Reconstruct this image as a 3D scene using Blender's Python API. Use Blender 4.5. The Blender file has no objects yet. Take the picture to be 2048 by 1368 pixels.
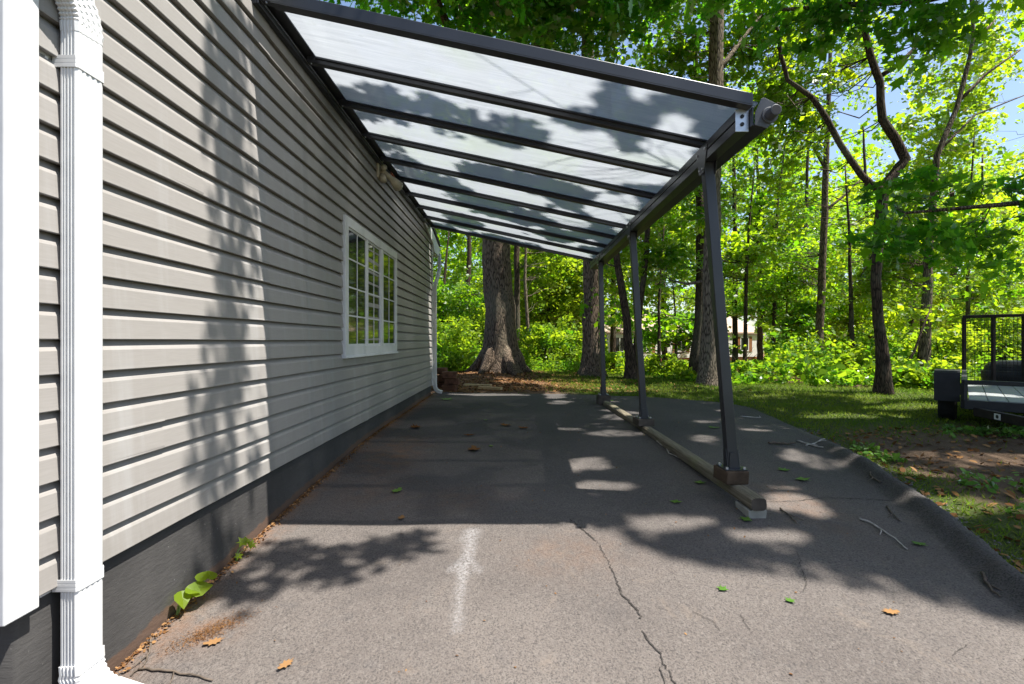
import bpy, bmesh, math, random
import numpy as np
from mathutils import Vector, Matrix

random.seed(7)
rng = np.random.default_rng(11)
scene = bpy.context.scene
COL = scene.collection
EYE = 1.2           # camera height above world zero
F = 970.0           # focal length in photograph pixels (2048 wide)
VX, VY = 1030.0, 681.0


def P(px, py, Y):
    """point seen at photograph pixel (px, py) at distance Y along the wall"""
    return Vector(((px - VX) / F * Y, Y, EYE - (py - VY) / F * Y))


def R(x, y, z):     # z given relative to the camera height
    return Vector((x, y, EYE + z))


# ------------------------------------------------------------------ noise
_perm = np.random.default_rng(3).permutation(512)
_val = np.random.default_rng(4).random(512)


def vnoise(x, y, s=0):
    x = np.asarray(x, float); y = np.asarray(y, float)
    xi = np.floor(x).astype(int); yi = np.floor(y).astype(int)
    fx = x - xi; fy = y - yi
    fx = fx * fx * (3 - 2 * fx); fy = fy * fy * (3 - 2 * fy)

    def h(a, b):
        return _val[(_perm[(a + s * 17) & 511] + b * 7 + s) & 511]
    return (h(xi, yi) * (1 - fx) + h(xi + 1, yi) * fx) * (1 - fy) + (h(xi, yi + 1) * (1 - fx) + h(xi + 1, yi + 1) * fx) * fy


def fbm(x, y, s=0, o=3):
    t = 0; a = .5; n = 0
    for k in range(o):
        t = t + a * vnoise(np.asarray(x) * 2 ** k, np.asarray(y) * 2 ** k, s + k * 5); n += a; a *= .5
    return t / n


# ------------------------------------------------------------------ terrain
_py = np.array([-30, -2, 1, 1.87, 3, 3.4, 4, 4.8, 6, 8.6, 11, 13, 16, 22, 30, 45, 70, 130])
_pz = np.array([-2.2, -1.5, -1.30, -1.229, -1.125, -1.095, -1.05, -1.0, -.985, -.965, -.93, -.88, -.95, -1.3, -1.9, -3.0, -3.2, -3.2])
_ty = np.linspace(-30, 130, 3201)
_tz = np.interp(_ty, _py, _pz)
_k = np.hanning(19); _k /= _k.sum()
_tz = np.convolve(np.pad(_tz, 9, mode='edge'), _k, mode='valid')


def S(x, y):        # asphalt level, relative to the camera height
    x = np.asarray(x, float); y = np.asarray(y, float)
    z = np.interp(y, _ty, _tz)
    return z + .035 * np.clip((x + 1.5) / 3, 0, 1) * np.clip((4.5 - y) / 1.5, 0, 1)


_xr_y = [-3, 0, 1.96, 2.2, 3.0, 3.72, 4.75, 6.0, 7.0, 9.5]
_xr_x = [1.3, 1.78, 2.30, 2.36, 2.60, 2.84, 3.06, 3.28, 3.42, 3.5]
_yf_x = [-2, -1.2, 1.5, 2.1, 2.6, 3.0, 3.3, 3.5, 5]
_yf_y = [9.05, 9.0, 8.6, 8.4, 8.1, 7.8, 7.5, 7.0, 6]


def drive_out(x, y):
    wob = (fbm(x * 2.2, y * 2.2, 3) - .5) * .16
    return np.maximum(x - np.interp(y, _xr_y, _xr_x) + wob * .5, y - np.interp(x, _yf_x, _yf_y) + wob)


def berm(x, y):
    d = np.interp(y, _xr_y, _xr_x) - np.asarray(x, float)
    wn_ = (fbm(np.asarray(x) * 2.5, np.asarray(y) * 2.5, 9) - .5) * .10
    d = d + wn_
    prof = np.interp(d, [-.10, -.05, .0, .03, .07, .11, .16], [0, .55, .93, 1, .85, .30, 0])
    return .070 * prof * np.clip((5.3 - np.asarray(y)) / 1.3, 0, 1) * (1 + .5 * (fbm(np.asarray(x) * 3, np.asarray(y) * 3, 8) - .5) + .35 * (fbm(np.asarray(x) * 14, np.asarray(y) * 14, 12) - .5))


def drive_z(x, y):
    x = np.asarray(x, float); y = np.asarray(y, float)
    o = drive_out(x, y)
    und = (fbm(x * 1.3, y * 1.3, 21) - .5) * .018
    return S(x, y) + und + berm(x, y) - np.clip(o, 0, 1) * .55


def ground_z(x, y):
    x = np.asarray(x, float); y = np.asarray(y, float)
    o = drive_out(x, y)
    inside = np.clip(-o / .1, 0, 1)
    n = (fbm(x * 1.1, y * 1.1, 31) - .5) * .10 + (fbm(x * 5, y * 5, 37) - .5) * .03
    far = np.clip((y - 14) / 20, 0, 1)
    n = n + far * (fbm(x * .12, y * .12, 41) - .5) * 1.0
    mound = .07 * np.exp(-((x + .42) ** 2 + (y - 13) ** 2) / 2.0)
    z = S(np.minimum(x, 3), y) - .015 + n * (1 - inside) + mound
    return z - inside * .07


def G(px, py):
    """asphalt point under a photograph pixel"""
    z = -1.1
    for _ in range(40):
        Y = -z * F / (py - VY); X = (px - VX) / F * Y
        z = .5 * z + .5 * float(S(X, Y) + berm(X, Y))
    return X, Y


# ------------------------------------------------------------------ objects
ORG = {}


def tag(o, label=None, cat=None, group=None, kind=None):
    if label: o['label'] = label
    if cat: o['category'] = cat
    if group: o['group'] = group
    if kind: o['kind'] = kind
    return o


def thing(name, loc, label, cat, group=None):
    o = bpy.data.objects.new(name, None)
    o.empty_display_size = .1
    COL.objects.link(o)
    o.location = loc
    ORG[o] = Vector(loc)
    return tag(o, label, cat, group)


def link(name, me, mat, parent=None, smooth=False):
    o = bpy.data.objects.new(name, me)
    COL.objects.link(o)
    if mat is not None:
        for m in (mat if isinstance(mat, (list, tuple)) else [mat]):
            me.materials.append(m)
    if parent is not None:
        o.parent = parent
        ORG[o] = ORG[parent]
    else:
        ORG[o] = Vector((0, 0, 0))
    if smooth:
        me.polygons.foreach_set('use_smooth', [True] * len(me.polygons))
    return o


class MB:
    def __init__(s): s.v = []; s.f = []; s.m = []

    def add(s, vs, fs, mi=0):
        b = len(s.v)
        s.v += [tuple(v) for v in vs]
        s.f += [tuple(i + b for i in f) for f in fs]
        s.m += [mi] * len(fs)
        return s

    def box(s, a, b, mi=0):
        x0, y0, z0 = a; x1, y1, z1 = b
        return s.hexa([(x0, y0, z0), (x1, y0, z0), (x1, y1, z0), (x0, y1, z0), (x0, y0, z1), (x1, y0, z1), (x1, y1, z1), (x0, y1, z1)], mi)

    def hexa(s, c, mi=0):
        return s.add(c, [(0, 3, 2, 1), (4, 5, 6, 7), (0, 1, 5, 4), (1, 2, 6, 5), (2, 3, 7, 6), (3, 0, 4, 7)], mi)

    def bar(s, a, b, w, h, up=(0, 0, 1), mi=0):
        a = Vector(a); b = Vector(b); d = (b - a).normalized()
        sd = d.cross(Vector(up)).normalized(); u = sd.cross(d).normalized()
        sd *= w / 2; u *= h / 2
        return s.hexa([a - sd - u, a + sd - u, b + sd - u, b - sd - u, a - sd + u, a + sd + u, b + sd + u, b - sd + u], mi)

    def tube(s, pts, rad, n=8, cap=True, jit=0, mi=0):
        pts = [Vector(p) for p in pts]
        if not isinstance(rad, (list, tuple, np.ndarray)): rad = [rad] * len(pts)
        b = len(s.v)
        ref = Vector((0.31, .2, 1)) if abs((pts[-1] - pts[0]).normalized().z) < .9 else Vector((1, .1, 0))
        for i, p in enumerate(pts):
            d = (pts[min(i + 1, len(pts) - 1)] - pts[max(i - 1, 0)]).normalized()
            u = d.cross(ref).normalized(); w = d.cross(u)
            for k in range(n):
                a = 2 * math.pi * k / n
                r = rad[i] * (1 + jit * random.uniform(-1, 1))
                s.v.append(tuple(p + (u * math.cos(a) + w * math.sin(a)) * r))
        fs = []
        for i in range(len(pts) - 1):
            for k in range(n):
                k2 = (k + 1) % n
                fs.append((b + i * n + k, b + i * n + k2, b + (i + 1) * n + k2, b + (i + 1) * n + k))
        if cap:
            fs.append(tuple(b + k for k in range(n))[::-1])
            fs.append(tuple(b + (len(pts) - 1) * n + k for k in range(n)))
        s.f += fs; s.m += [mi] * len(fs)
        return s

    def prism(s, poly, d, mi=0):
        """extrude a planar polygon (3-D points) along vector d"""
        n = len(poly); d = Vector(d)
        vs = [Vector(p) for p in poly] + [Vector(p) + d for p in poly]
        fs = [tuple(range(n))[::-1], tuple(range(n, 2 * n))] + [(i, (i + 1) % n, n + (i + 1) % n, n + i) for i in range(n)]
        return s.add(vs, fs, mi)

    def build(s, name, mat, parent=None, smooth=False, bevel=0, seg=2, recalc=True):
        me = bpy.data.meshes.new(name)
        o = ORG[parent] if parent is not None else Vector((0, 0, 0))
        me.from_pydata([(v[0] - o[0], v[1] - o[1], v[2] - o[2]) for v in s.v], [], s.f)
        ob = link(name, me, mat, parent, smooth)
        if any(s.m): me.polygons.foreach_set('material_index', s.m)
        if recalc: bm = bmesh.new(); bm.from_mesh(me); bmesh.ops.recalc_face_normals(bm, faces=bm.faces); bm.to_mesh(me); bm.free()
        if bevel:
            md = ob.modifiers.new('bevel', 'BEVEL'); md.width = bevel; md.segments = seg; md.limit_method = 'ANGLE'
            md.angle_limit = math.radians(40)
        return ob


def np_mesh(name, V, k, mat, parent=None, attrs=None, faces=None, smooth=False):
    """mesh of N separate k-gons (V: N,k,3) or with explicit quad faces"""
    me = bpy.data.meshes.new(name)
    V = np.asarray(V, np.float32)
    if parent is not None:
        V = V - np.array(ORG[parent], np.float32)
    if faces is None:
        N = V.shape[0]; nv = N * k
        loops = np.arange(nv, dtype=np.int32); V = V.reshape(-1, 3)
    else:
        faces = np.asarray(faces, np.int32); N = len(faces); k = faces.shape[1]; nv = len(V); loops = faces.ravel()
    me.vertices.add(nv); me.vertices.foreach_set('co', V.ravel())
    me.loops.add(N * k); me.loops.foreach_set('vertex_index', loops)
    me.polygons.add(N); me.polygons.foreach_set('loop_start', np.arange(0, N * k, k, dtype=np.int32))
    if smooth: me.polygons.foreach_set('use_smooth', np.ones(N, bool))
    for nm, (dom, arr) in (attrs or {}).items():
        at = me.attributes.new(nm, 'FLOAT', dom); at.data.foreach_set('value', np.asarray(arr, np.float32))
    me.update(calc_edges=True)
    return link(name, me, mat, parent)


# ------------------------------------------------------------------ materials
class NT:
    def __init__(s, name):
        s.mat = bpy.data.materials.new(name); s.mat.use_nodes = True
        s.t = s.mat.node_tree; s.n = s.t.nodes; s.n.clear()
        s.out = s.n.new('ShaderNodeOutputMaterial')

    def node(s, typ, **kw):
        nd = s.n.new(typ)
        for k, v in kw.items():
            if k == 'ins':
                for a, b in v.items(): s.set(nd, a, b)
            else: setattr(nd, k, v)
        return nd

    def set(s, nd, a, b):
        i = nd.inputs[a]
        if isinstance(b, bpy.types.NodeSocket): s.t.links.new(b, i)
        elif isinstance(b, bpy.types.Node): s.t.links.new(b.outputs[0], i)
        else:
            if i.type == 'RGBA' and len(b) == 3: b = (*b, 1)
            i.default_value = b

    def coord(s, scale=(1, 1, 1), geo=True):
        c = s.node('ShaderNodeNewGeometry').outputs['Position'] if geo else s.node('ShaderNodeTexCoord').outputs['Object']
        m = s.node('ShaderNodeMapping', ins={'Vector': c, 'Scale': scale})
        return m.outputs[0]

    def noise(s, scale, detail=4, rough=.55, vec=None, dist=0):
        nd = s.node('ShaderNodeTexNoise', ins={'Scale': scale, 'Detail': detail, 'Roughness': rough, 'Distortion': dist})
        s.set(nd, 'Vector', s.node('ShaderNodeNewGeometry').outputs['Position'] if vec is None else vec)
        return nd.outputs['Fac']

    def ramp(s, fac, stops, interp='LINEAR'):
        nd = s.node('ShaderNodeValToRGB'); cr = nd.color_ramp; cr.interpolation = interp
        while len(cr.elements) < len(stops): cr.elements.new(.5)
        for e, (p, c) in zip(cr.elements, stops):
            e.position = p
            e.color = (c, c, c, 1) if isinstance(c, (int, float)) else (*c, 1)
        s.set(nd, 'Fac', fac)
        return nd.outputs['Color']

    def mix(s, fac, a, b, blend='MIX'):
        nd = s.node('ShaderNodeMix', data_type='RGBA', blend_type=blend)
        s.set(nd, 0, fac); s.set(nd, 6, a); s.set(nd, 7, b)
        return nd.outputs[2]

    def math(s, op, a, b=0.0, c=None):
        nd = s.node('ShaderNodeMath', operation=op); s.set(nd, 0, a); s.set(nd, 1, b)
        if c is not None: s.set(nd, 2, c)
        return nd.outputs[0]

    def attr(s, name):
        return s.node('ShaderNodeAttribute', attribute_name=name).outputs['Fac']

    def bump(s, h, strength=.3, dist=.01, normal=None):
        nd = s.node('ShaderNodeBump', ins={'Height': h, 'Strength': strength, 'Distance': dist})
        if normal is not None: s.set(nd, 'Normal', normal)
        return nd.outputs[0]

    def principled(s, color, rough=.6, metal=0, spec=.5, normal=None, coat=0):
        p = s.node('ShaderNodeBsdfPrincipled', ins={'Base Color': color, 'Roughness': rough, 'Metallic': metal, 'Specular IOR Level': spec})
        if normal is not None: s.set(p, 'Normal', normal)
        s.t.links.new(p.outputs[0], s.out.inputs[0])
        return p

    def surf(s, sh):
        s.t.links.new(sh.outputs[0] if isinstance(sh, bpy.types.Node) else sh, s.out.inputs[0]); return s.mat


M = {}


def simple(name, col, rough=.6, metal=0, spec=.5, var=.25, scale=6, bump=.0, bscale=60, bdist=.002, stretch=(1, 1, 1)):
    t = NT(name)
    v = t.coord(stretch)
    n = t.noise(scale, 5, .6, v)
    c = t.mix(t.ramp(n, [(.3, 0), (.7, 1)]), tuple(x * (1 - var) for x in col), tuple(min(1, x * (1 + var)) for x in col))
    nrm = None
    if bump: nrm = t.bump(t.noise(bscale, 4, .6, v), bump, bdist)
    t.principled(c, rough, metal, spec, nrm)
    M[name] = t.mat
    return t.mat


def leaf_mat(name, d0, d1, t0, t1, mixf=.5, gloss=.35):
    t = NT(name)
    a = t.attr('tint')
    d = t.mix(a, d0, d1); tr = t.mix(a, t0, t1)
    df = t.node('ShaderNodeBsdfDiffuse', ins={'Color': d})
    tl = t.node('ShaderNodeBsdfTranslucent', ins={'Color': tr})
    m = t.node('ShaderNodeMixShader', ins={0: mixf, 1: df.outputs[0], 2: tl.outputs[0]})
    g = t.node('ShaderNodeBsdfGlossy', ins={'Color': (1, 1, 1, 1), 'Roughness': .38})
    fr = t.node('ShaderNodeFresnel', ins={'IOR': 1.4})
    m2 = t.node('ShaderNodeMixShader', ins={0: t.math('MULTIPLY', fr.outputs[0], gloss), 1: m.outputs[0], 2: g.outputs[0]})
    M[name] = t.surf(m2)
    return t.mat


leaf_mat('leaf', (.042, .120, .008), (.115, .200, .010), (.22, .56, .008), (.60, .75, .014), mixf=.62)
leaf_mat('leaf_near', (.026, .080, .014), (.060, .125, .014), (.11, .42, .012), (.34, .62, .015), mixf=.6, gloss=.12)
leaf_mat('leaf_bright', (.035, .12, .010), (.15, .22, .014), (.15, .42, .012), (.54, .66, .02), mixf=.55, gloss=.15)
leaf_mat('grass_blade', (.055, .11, .012), (.15, .16, .035), (.14, .27, .02), (.30, .34, .04), gloss=0)
leaf_mat('litter_leaf', (.10, .042, .016), (.30, .17, .075), (.08, .03, .01), (.2, .1, .03), mixf=.15, gloss=0)
leaf_mat('fallen_green', (.06, .16, .02), (.13, .24, .03), (.16, .34, .02), (.2, .4, .03), mixf=.35)


def bark(name, c0, c1, scale=9, depth=.03):
    t = NT(name)
    v = t.coord((1, 1, .13))
    n1 = t.noise(scale * 1.6, 8, .7, v, .6)
    vo = t.node('ShaderNodeTexVoronoi', feature='DISTANCE_TO_EDGE', ins={'Scale': scale * 2.2})
    t.set(vo, 'Vector', v)
    fur = t.ramp(vo.outputs['Distance'], [(.0, 0), (.22, 1)])
    h = t.math('MULTIPLY', fur, n1)
    pat = t.noise(1.6, 4, .6, t.coord((1, 1, .5)))
    c = t.mix(t.ramp(h, [(.05, 0), (.55, 1)]), c0, c1)
    c = t.mix(t.ramp(pat, [(.5, 0), (.72, .5)]), c, (.17, .16, .11))
    t.principled(c, .92, 0, .2, t.bump(h, 1.0, depth))
    M[name] = t.mat


bark('bark', (.030, .021, .014), (.235, .170, .120), 17, .022)
bark('bark_dark', (.016, .011, .007), (.105, .070, .047), 18, .015)
bark('bark_pale', (.04, .029, .02), (.29, .225, .165), 18, .018)

# siding
t = NT('siding_vinyl')
v = t.coord((1, 1, 1))
grain = t.noise(9, 4, .6, t.coord((1, 1.2, 26)))
strk = t.noise(2.2, 5, .65, t.coord((1, 3.2, .22)))
blot = t.noise(.9, 3, .5, v)
c = t.mix(t.ramp(grain, [(.3, 0), (.7, 1)]), (.252, .234, .217), (.280, .261, .243))
c = t.mix(t.ramp(strk, [(.52, 0), (.74, .6)]), c, (.34, .333, .325))
c = t.mix(t.ramp(blot, [(.5, 0), (.8, .25)]), c, (.25, .238, .222))
zz_ = t.node('ShaderNodeSeparateXYZ', ins={0: t.node('ShaderNodeNewGeometry').outputs['Position']}).outputs[2]
spl = t.math('SUBTRACT', t.noise(5, 6, .75, t.coord((1, 2.5, .5))), t.math('MULTIPLY', t.math('SUBTRACT', zz_, .40), 1.1))
c = t.mix(t.ramp(spl, [(.30, 0), (.62, .45)]), c, (.20, .185, .165))
t.principled(c, .5, 0, .35, t.bump(t.noise(40, 3, .6, t.coord((1, .5, 9))), .12, .0015)); M['siding'] = t.mat

simple('white_trim', (.60, .60, .595), .42, 0, .45, .07, 9, .05, 30)
simple('white_dirty', (.56, .55, .52), .45, 0, .4, .14, 5)
simple('soffit_white', (.70, .70, .66), .6, 0, .3, .1, 4)
simple('roof_shingle', (.10, .09, .085), .9, 0, .2, .3, 20, .5, 30, .01)
simple('interior_dark', (.02, .02, .022), .8)
simple('beige_plastic', (.50, .44, .33), .5, 0, .4, .2, 14)
simple('lamp_glass', (.55, .55, .5), .25, 0, .5, .1, 10)
simple('pvc_grey', (.075, .078, .085), .45, 0, .4, .15, 10)
simple('bare_metal', (.55, .56, .58), .4, .9, .5, .15, 20)
simple('black_paint', (.011, .011, .012), .55, 0, .4, .4, 9, .15, 50)
simple('rust_black', (.022, .015, .012), .75, 0, .3, .5, 8, .2, 60)
simple('rubber', (.016, .016, .016), .85, 0, .3, .3, 12)
simple('deck_grey', (.24, .25, .25), .5, 0, .4, .15, 4)
simple('twig_brown', (.10, .078, .06), .85, 0, .2, .4, 30)
simple('twig_pale', (.34, .31, .27), .8, 0, .2, .3, 30)
simple('block_wood_dark', (.075, .062, .05), .9, 0, .2, .5, 7, .5, 30, .004, (1, .2, 1))
simple('block_wood_warm', (.085, .058, .038), .9, 0, .2, .5, 7, .5, 30, .004, (1, .2, 1))
simple('block_concrete', (.27, .26, .225), .92, 0, .2, .25, 9, .5, 60, .004)
simple('paver_brown', (.11, .055, .035), .95, 0, .15, .5, 9, .6, 40, .006)
simple('plank_tan', (.46, .33, .17), .85, 0, .2, .25, 6, .4, 20, .003, (.2, 1, 1))
simple('house_white', (.75, .72, .70), .7, 0, .3, .06, 3)
simple('house_brown', (.26, .11, .045), .7, 0, .3, .2, 3)
simple('house_roof', (.40, .29, .23), .9, 0, .2, .18, 4)
simple('house_brick', (.36, .26, .19), .9, 0, .2, .3, 10)
simple('sticker_white', (.7, .68, .6), .5)
simple('crack_dark', (.045, .040, .036), .95, 0, .1, .5, 30)
simple('gravel', (.12, .11, .10), .9, 0, .2, .6, 60)
simple('stem_green', (.16, .22, .06), .6)
simple('string_red', (.35, .11, .05), .8)

# powder-coated aluminium
t = NT('aluminium_grey')
n = t.noise(420, 2, .5)
c = t.mix(t.ramp(t.noise(3, 4), [(.35, 0), (.7, 1)]), (.030, .032, .037), (.042, .044, .051))
t.principled(c, .36, .25, .5, t.bump(n, .08, .0006)); M['aluminium'] = t.mat

# twin-wall roofing: upper wall scatters, lower wall is clear
t = NT('polycarbonate_top')
rib = t.noise(5, 3, .6, t.coord((.55, 16, 1)))
spot = t.noise(7, 4, .7, t.coord((1, 1, 1)))
alg = t.noise(1.1, 3, .5, t.coord((1, 1, 1)))
c = t.mix(t.ramp(rib, [(.3, 0), (.7, 1)]), (.25, .265, .285), (.33, .345, .37))
c = t.mix(t.ramp(spot, [(.62, 0), (.74, .35)]), c, (.15, .16, .13))
c = t.mix(t.ramp(alg, [(.52, 0), (.7, .4)]), c, (.26, .31, .22))
tl = t.node('ShaderNodeBsdfTranslucent', ins={'Color': c})
df = t.node('ShaderNodeBsdfDiffuse', ins={'Color': (.42, .46, .52, 1)})
tp = t.node('ShaderNodeBsdfTransparent', ins={'Color': (.8, .82, .85, 1)})
m1 = t.node('ShaderNodeMixShader', ins={0: .3, 1: tl.outputs[0], 2: df.outputs[0]})
m2 = t.node('ShaderNodeMixShader', ins={0: .05, 1: m1.outputs[0], 2: tp.outputs[0]})
M['poly_top'] = t.surf(m2)
t = NT('polycarbonate_bottom')
tp = t.node('ShaderNodeBsdfTransparent', ins={'Color': (.93, .94, .95, 1)})
gl = t.node('ShaderNodeBsdfGlossy', ins={'Color': (1, 1, 1, 1), 'Roughness': .16})
fr = t.node('ShaderNodeFresnel', ins={'IOR': 1.5})
m1 = t.node('ShaderNodeMixShader', ins={0: t.math('MULTIPLY', fr.outputs[0], .7), 1: tp.outputs[0], 2: gl.outputs[0]})
M['poly_bottom'] = t.surf(m1)

# window glass
t = NT('window_glass')
sm = t.noise(3, 4, .6, t.coord((1, 3, .5)))
c = t.mix(t.ramp(sm, [(.45, 0), (.75, 1)]), (.012, .014, .014), (.05, .055, .055))
t.principled(c, .05, 0, .45); M['glass'] = t.mat  #

# painted foundation
t = NT('foundation_paint')
sc = t.noise(6, 6, .65, t.coord((1, 3, 9)))
c = t.mix(t.ramp(t.noise(2.5, 5, .6), [(.35, 0), (.7, 1)]), (.040, .038, .037), (.068, .064, .061))
c = t.mix(t.ramp(t.noise(60, 3, .6), [(.70, 0), (.76, .6)]), c, (.3, .29, .27))
low = t.math('SUBTRACT', t.attr('hgt'), t.math('MULTIPLY', t.noise(11, 6, .75), .085))
c = t.mix(t.ramp(low, [(.0, .6), (.012, 0)]), c, (.12, .065, .038))
t.principled(c, .8, 0, .3, t.bump(sc, .5, .006)); M['foundation'] = t.mat

# asphalt
t = NT('asphalt')
big = t.noise(.9, 5, .6); mid = t.noise(4.5, 5, .65); fine = t.noise(120, 3, .7); grit = t.noise(260, 2, .6)
c = t.mix(t.ramp(big, [(.35, 0), (.68, 1)]), (.108, .091, .081), (.160, .136, .120))
c = t.mix(t.ramp(mid, [(.55, 0), (.78, .55)]), c, (.165, .145, .128))
c = t.mix(t.ramp(mid, [(.24, .5), (.40, 0)]), c, (.09, .082, .08))
c = t.mix(t.ramp(fine, [(.36, .8), (.52, 0)]), c, (.045, .041, .039))
peb = t.node('ShaderNodeTexVoronoi', ins={'Scale': 95.0, 'Vector': t.coord()}); c = t.mix(t.ramp(peb.outputs['Color'], [(.55, 0), (.95, .32)]), c, (.22, .195, .175))
c = t.mix(t.ramp(grit, [(.66, 0), (.72, .55)]), c, (.33, .29, .25))
tan = t.noise(2.3, 6, .75, t.coord((1, 1, 1)), 1.2)
c = t.mix(t.ramp(tan, [(.58, 0), (.72, .42)]), c, (.24, .185, .14))
dk = t.noise(1.7, 5, .7, t.coord((1, 1.6, 1)), .8)
c = t.mix(t.ramp(dk, [(.56, 0), (.72, .4)]), c, (.07, .064, .062))
c = t.mix(t.math('MULTIPLY', t.attr('sealed_shade'), .85), c, t.mix(t.ramp(fine, [(.35, 0), (.65, 1)]), (.012, .012, .012), (.075, .069, .066)))
rust = t.math('MULTIPLY', t.attr('stain'), t.ramp(t.noise(7, 6, .75), [(.36, 0), (.62, 1)]))
c = t.mix(t.math('MULTIPLY', rust, .75), c, (.20, .098, .045))
pm = t.math('MULTIPLY', t.attr('paint'), t.ramp(t.noise(75, 4, .8), [(.38, 0), (.60, 1)]))
c = t.mix(t.math('MULTIPLY', pm, .40), c, (.46, .45, .45))
h = t.math('ADD', t.math('MULTIPLY', fine, .7), t.math('MULTIPLY', t.noise(38, 5, .65), 1.0))
t.principled(c, .88, 0, .28, t.bump(h, 1.0, .010)); M['asphalt'] = t.mat

# soil, litter, turf ground
t = NT('soil')
a = t.noise(3, 6, .7); b = t.noise(38, 5, .7); cc = t.noise(120, 3, .6)
soil = t.mix(t.ramp(a, [(.3, 0), (.7, 1)]), (.085, .055, .036), (.17, .115, .075))
soil = t.mix(t.ramp(b, [(.56, 0), (.68, .7)]), soil, (.27, .185, .12))
soil = t.mix(t.ramp(cc, [(.3, .6), (.45, 0)]), soil, (.04, .028, .02))
turf = t.mix(t.ramp(b, [(.35, 0), (.65, 1)]), (.035, .055, .012), (.095, .115, .03))
lit = t.mix(t.ramp(b, [(.4, 0), (.6, 1)]), (.075, .038, .022), (.26, .145, .075))
g = t.math('ADD', t.attr('turf'), t.math('MULTIPLY', t.math('SUBTRACT', b, .5), .9))
c = t.mix(t.ramp(g, [(.38, 0), (.58, 1)]), soil, turf)
c = t.mix(t.ramp(t.math('ADD', t.attr('litter'), t.math('MULTIPLY', t.math('SUBTRACT', a, .5), .8)), [(.4, 0), (.6, 1)]), c, lit)
t.principled(c, .95, 0, .15, t.bump(t.math('ADD', b, cc), 1.0, .02)); M['soil'] = t.mat

# round landscape timber
t = NT('timber_weathered')
gr = t.noise(5, 6, .7, t.coord((14, .7, 14)))
c = t.mix(t.ramp(gr, [(.3, 0), (.7, 1)]), (.075, .062, .042), (.24, .21, .15))
c = t.mix(t.ramp(t.noise(4, 4), [(.5, 0), (.75, .6)]), c, (.15, .155, .075))
t.principled(c, .9, 0, .2, t.bump(gr, .8, .006)); M['timber'] = t.mat

# ------------------------------------------------------------------ camera, light, sky
cam = bpy.data.objects.new('camera', bpy.data.cameras.new('camera'))
COL.objects.link(cam); scene.camera = cam
cam.location = (0, 0, EYE); cam.rotation_euler = (math.radians(90), 0, 0)
cam.data.sensor_width = 36; cam.data.lens = F / 2048 * 36
cam.data.shift_x = -(VX - 1024) / 2048; cam.data.shift_y = -(684 - VY) / 2048
cam.data.clip_start = .05; cam.data.clip_end = 800

SUN = Vector((1.076, -.20, 2.45)).normalized()
sl = bpy.data.lights.new('sun', 'SUN'); so = bpy.data.objects.new('sun', sl); COL.objects.link(so)
sl.energy = 5.0; sl.angle = math.radians(.53); sl.color = (1, .965, .905)
so.rotation_euler = (-SUN).to_track_quat('-Z', 'Y').to_euler(); so.location = (8, -3, 20)
w = bpy.data.worlds.new('World'); scene.world = w; w.use_nodes = True
nt = w.node_tree; bg = nt.nodes['Background']
sky = nt.nodes.new('ShaderNodeTexSky'); sky.sky_type = 'NISHITA'; sky.sun_disc = False
sky.sun_elevation = math.asin(SUN.z); sky.sun_rotation = math.atan2(SUN.x, SUN.y)
sky.air_density = 1.0; sky.dust_density = 1.2
nt.links.new(sky.outputs[0], bg.inputs[0]); bg.inputs[1].default_value = .09
vs = scene.view_settings
vs.view_transform = 'Standard'; vs.look = 'None'; vs.exposure = 1.38; vs.gamma = 1; vs.use_curve_mapping = False
cy = scene.cycles
cy.max_bounces = 14; cy.diffuse_bounces = 9; cy.glossy_bounces = 3; cy.transmission_bounces = 6; cy.transparent_max_bounces = 12
cy.caustics_reflective = False; cy.caustics_refractive = False
cy.sample_clamp_indirect = 6
cy.use_denoising = True

# ------------------------------------------------------------------ ground and driveway


def axis(parts):
    out = []
    for a, b, st in parts: out += list(np.arange(a, b, st))
    return np.array(out + [parts[-1][1]])


def sheet(name, xs, ys, zf, mat, attrs, kind='structure'):
    X, Y = np.meshgrid(xs, ys); Z = zf(X, Y) + EYE
    V = np.stack([X, Y, Z], -1).reshape(-1, 3)
    nx, ny = len(xs), len(ys)
    i = np.arange((ny - 1) * (nx - 1)); r = i // (nx - 1); cidx = i % (nx - 1)
    a = r * nx + cidx
    Fc = np.stack([a, a + 1, a + nx + 1, a + nx], 1)
    at = {k: ('POINT', f(X, Y).ravel()) for k, f in attrs.items()}
    o = np_mesh(name, V, 4, mat, None, at, Fc, smooth=True)
    return tag(o, kind=kind)


def forest_edge(x):
    return np.interp(x, [-30, -3, 0, 1.5, 3, 5, 6.5, 9, 14, 40], [10, 12.2, 13.6, 13.2, 12.2, 10.6, 9.6, 9.4, 10, 14])


def turf_mask(X, Y):
    e = forest_edge(X) + (fbm(X * .7, Y * .7, 55) - .5) * 1.4
    lawn = np.clip((e + .9 - Y) / .8, 0, 1)
    dirt = np.exp(-(((X - 4.3) / 2.0) ** 2 + ((Y - 4.2) / 1.5) ** 2))
    dirt = np.maximum(dirt, np.exp(-(((X - 6.0) / 3.2) ** 2 + ((Y - 3.6) / 1.3) ** 2)))
    l = lawn * (.72 - .62 * dirt) + (fbm(X * .9, Y * .9, 61) - .5) * .5
    l = l * np.clip((X - .2 + (Y - 9) * .1) / 1.2, 0, 1)
    strip = np.exp(-((drive_out(X, Y) - .22) / .16) ** 2) * np.clip((X - 1) / 1, 0, 1)
    return np.clip(l + .25 * strip, 0, 1)


def litter_mask(X, Y):
    a = np.exp(-(((X + .3) / 2.6) ** 2 + ((Y - 11.2) / 2.6) ** 2))
    e = np.clip((Y - forest_edge(X)) / 2, 0, 1) * .75
    return np.maximum(a, e)


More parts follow.
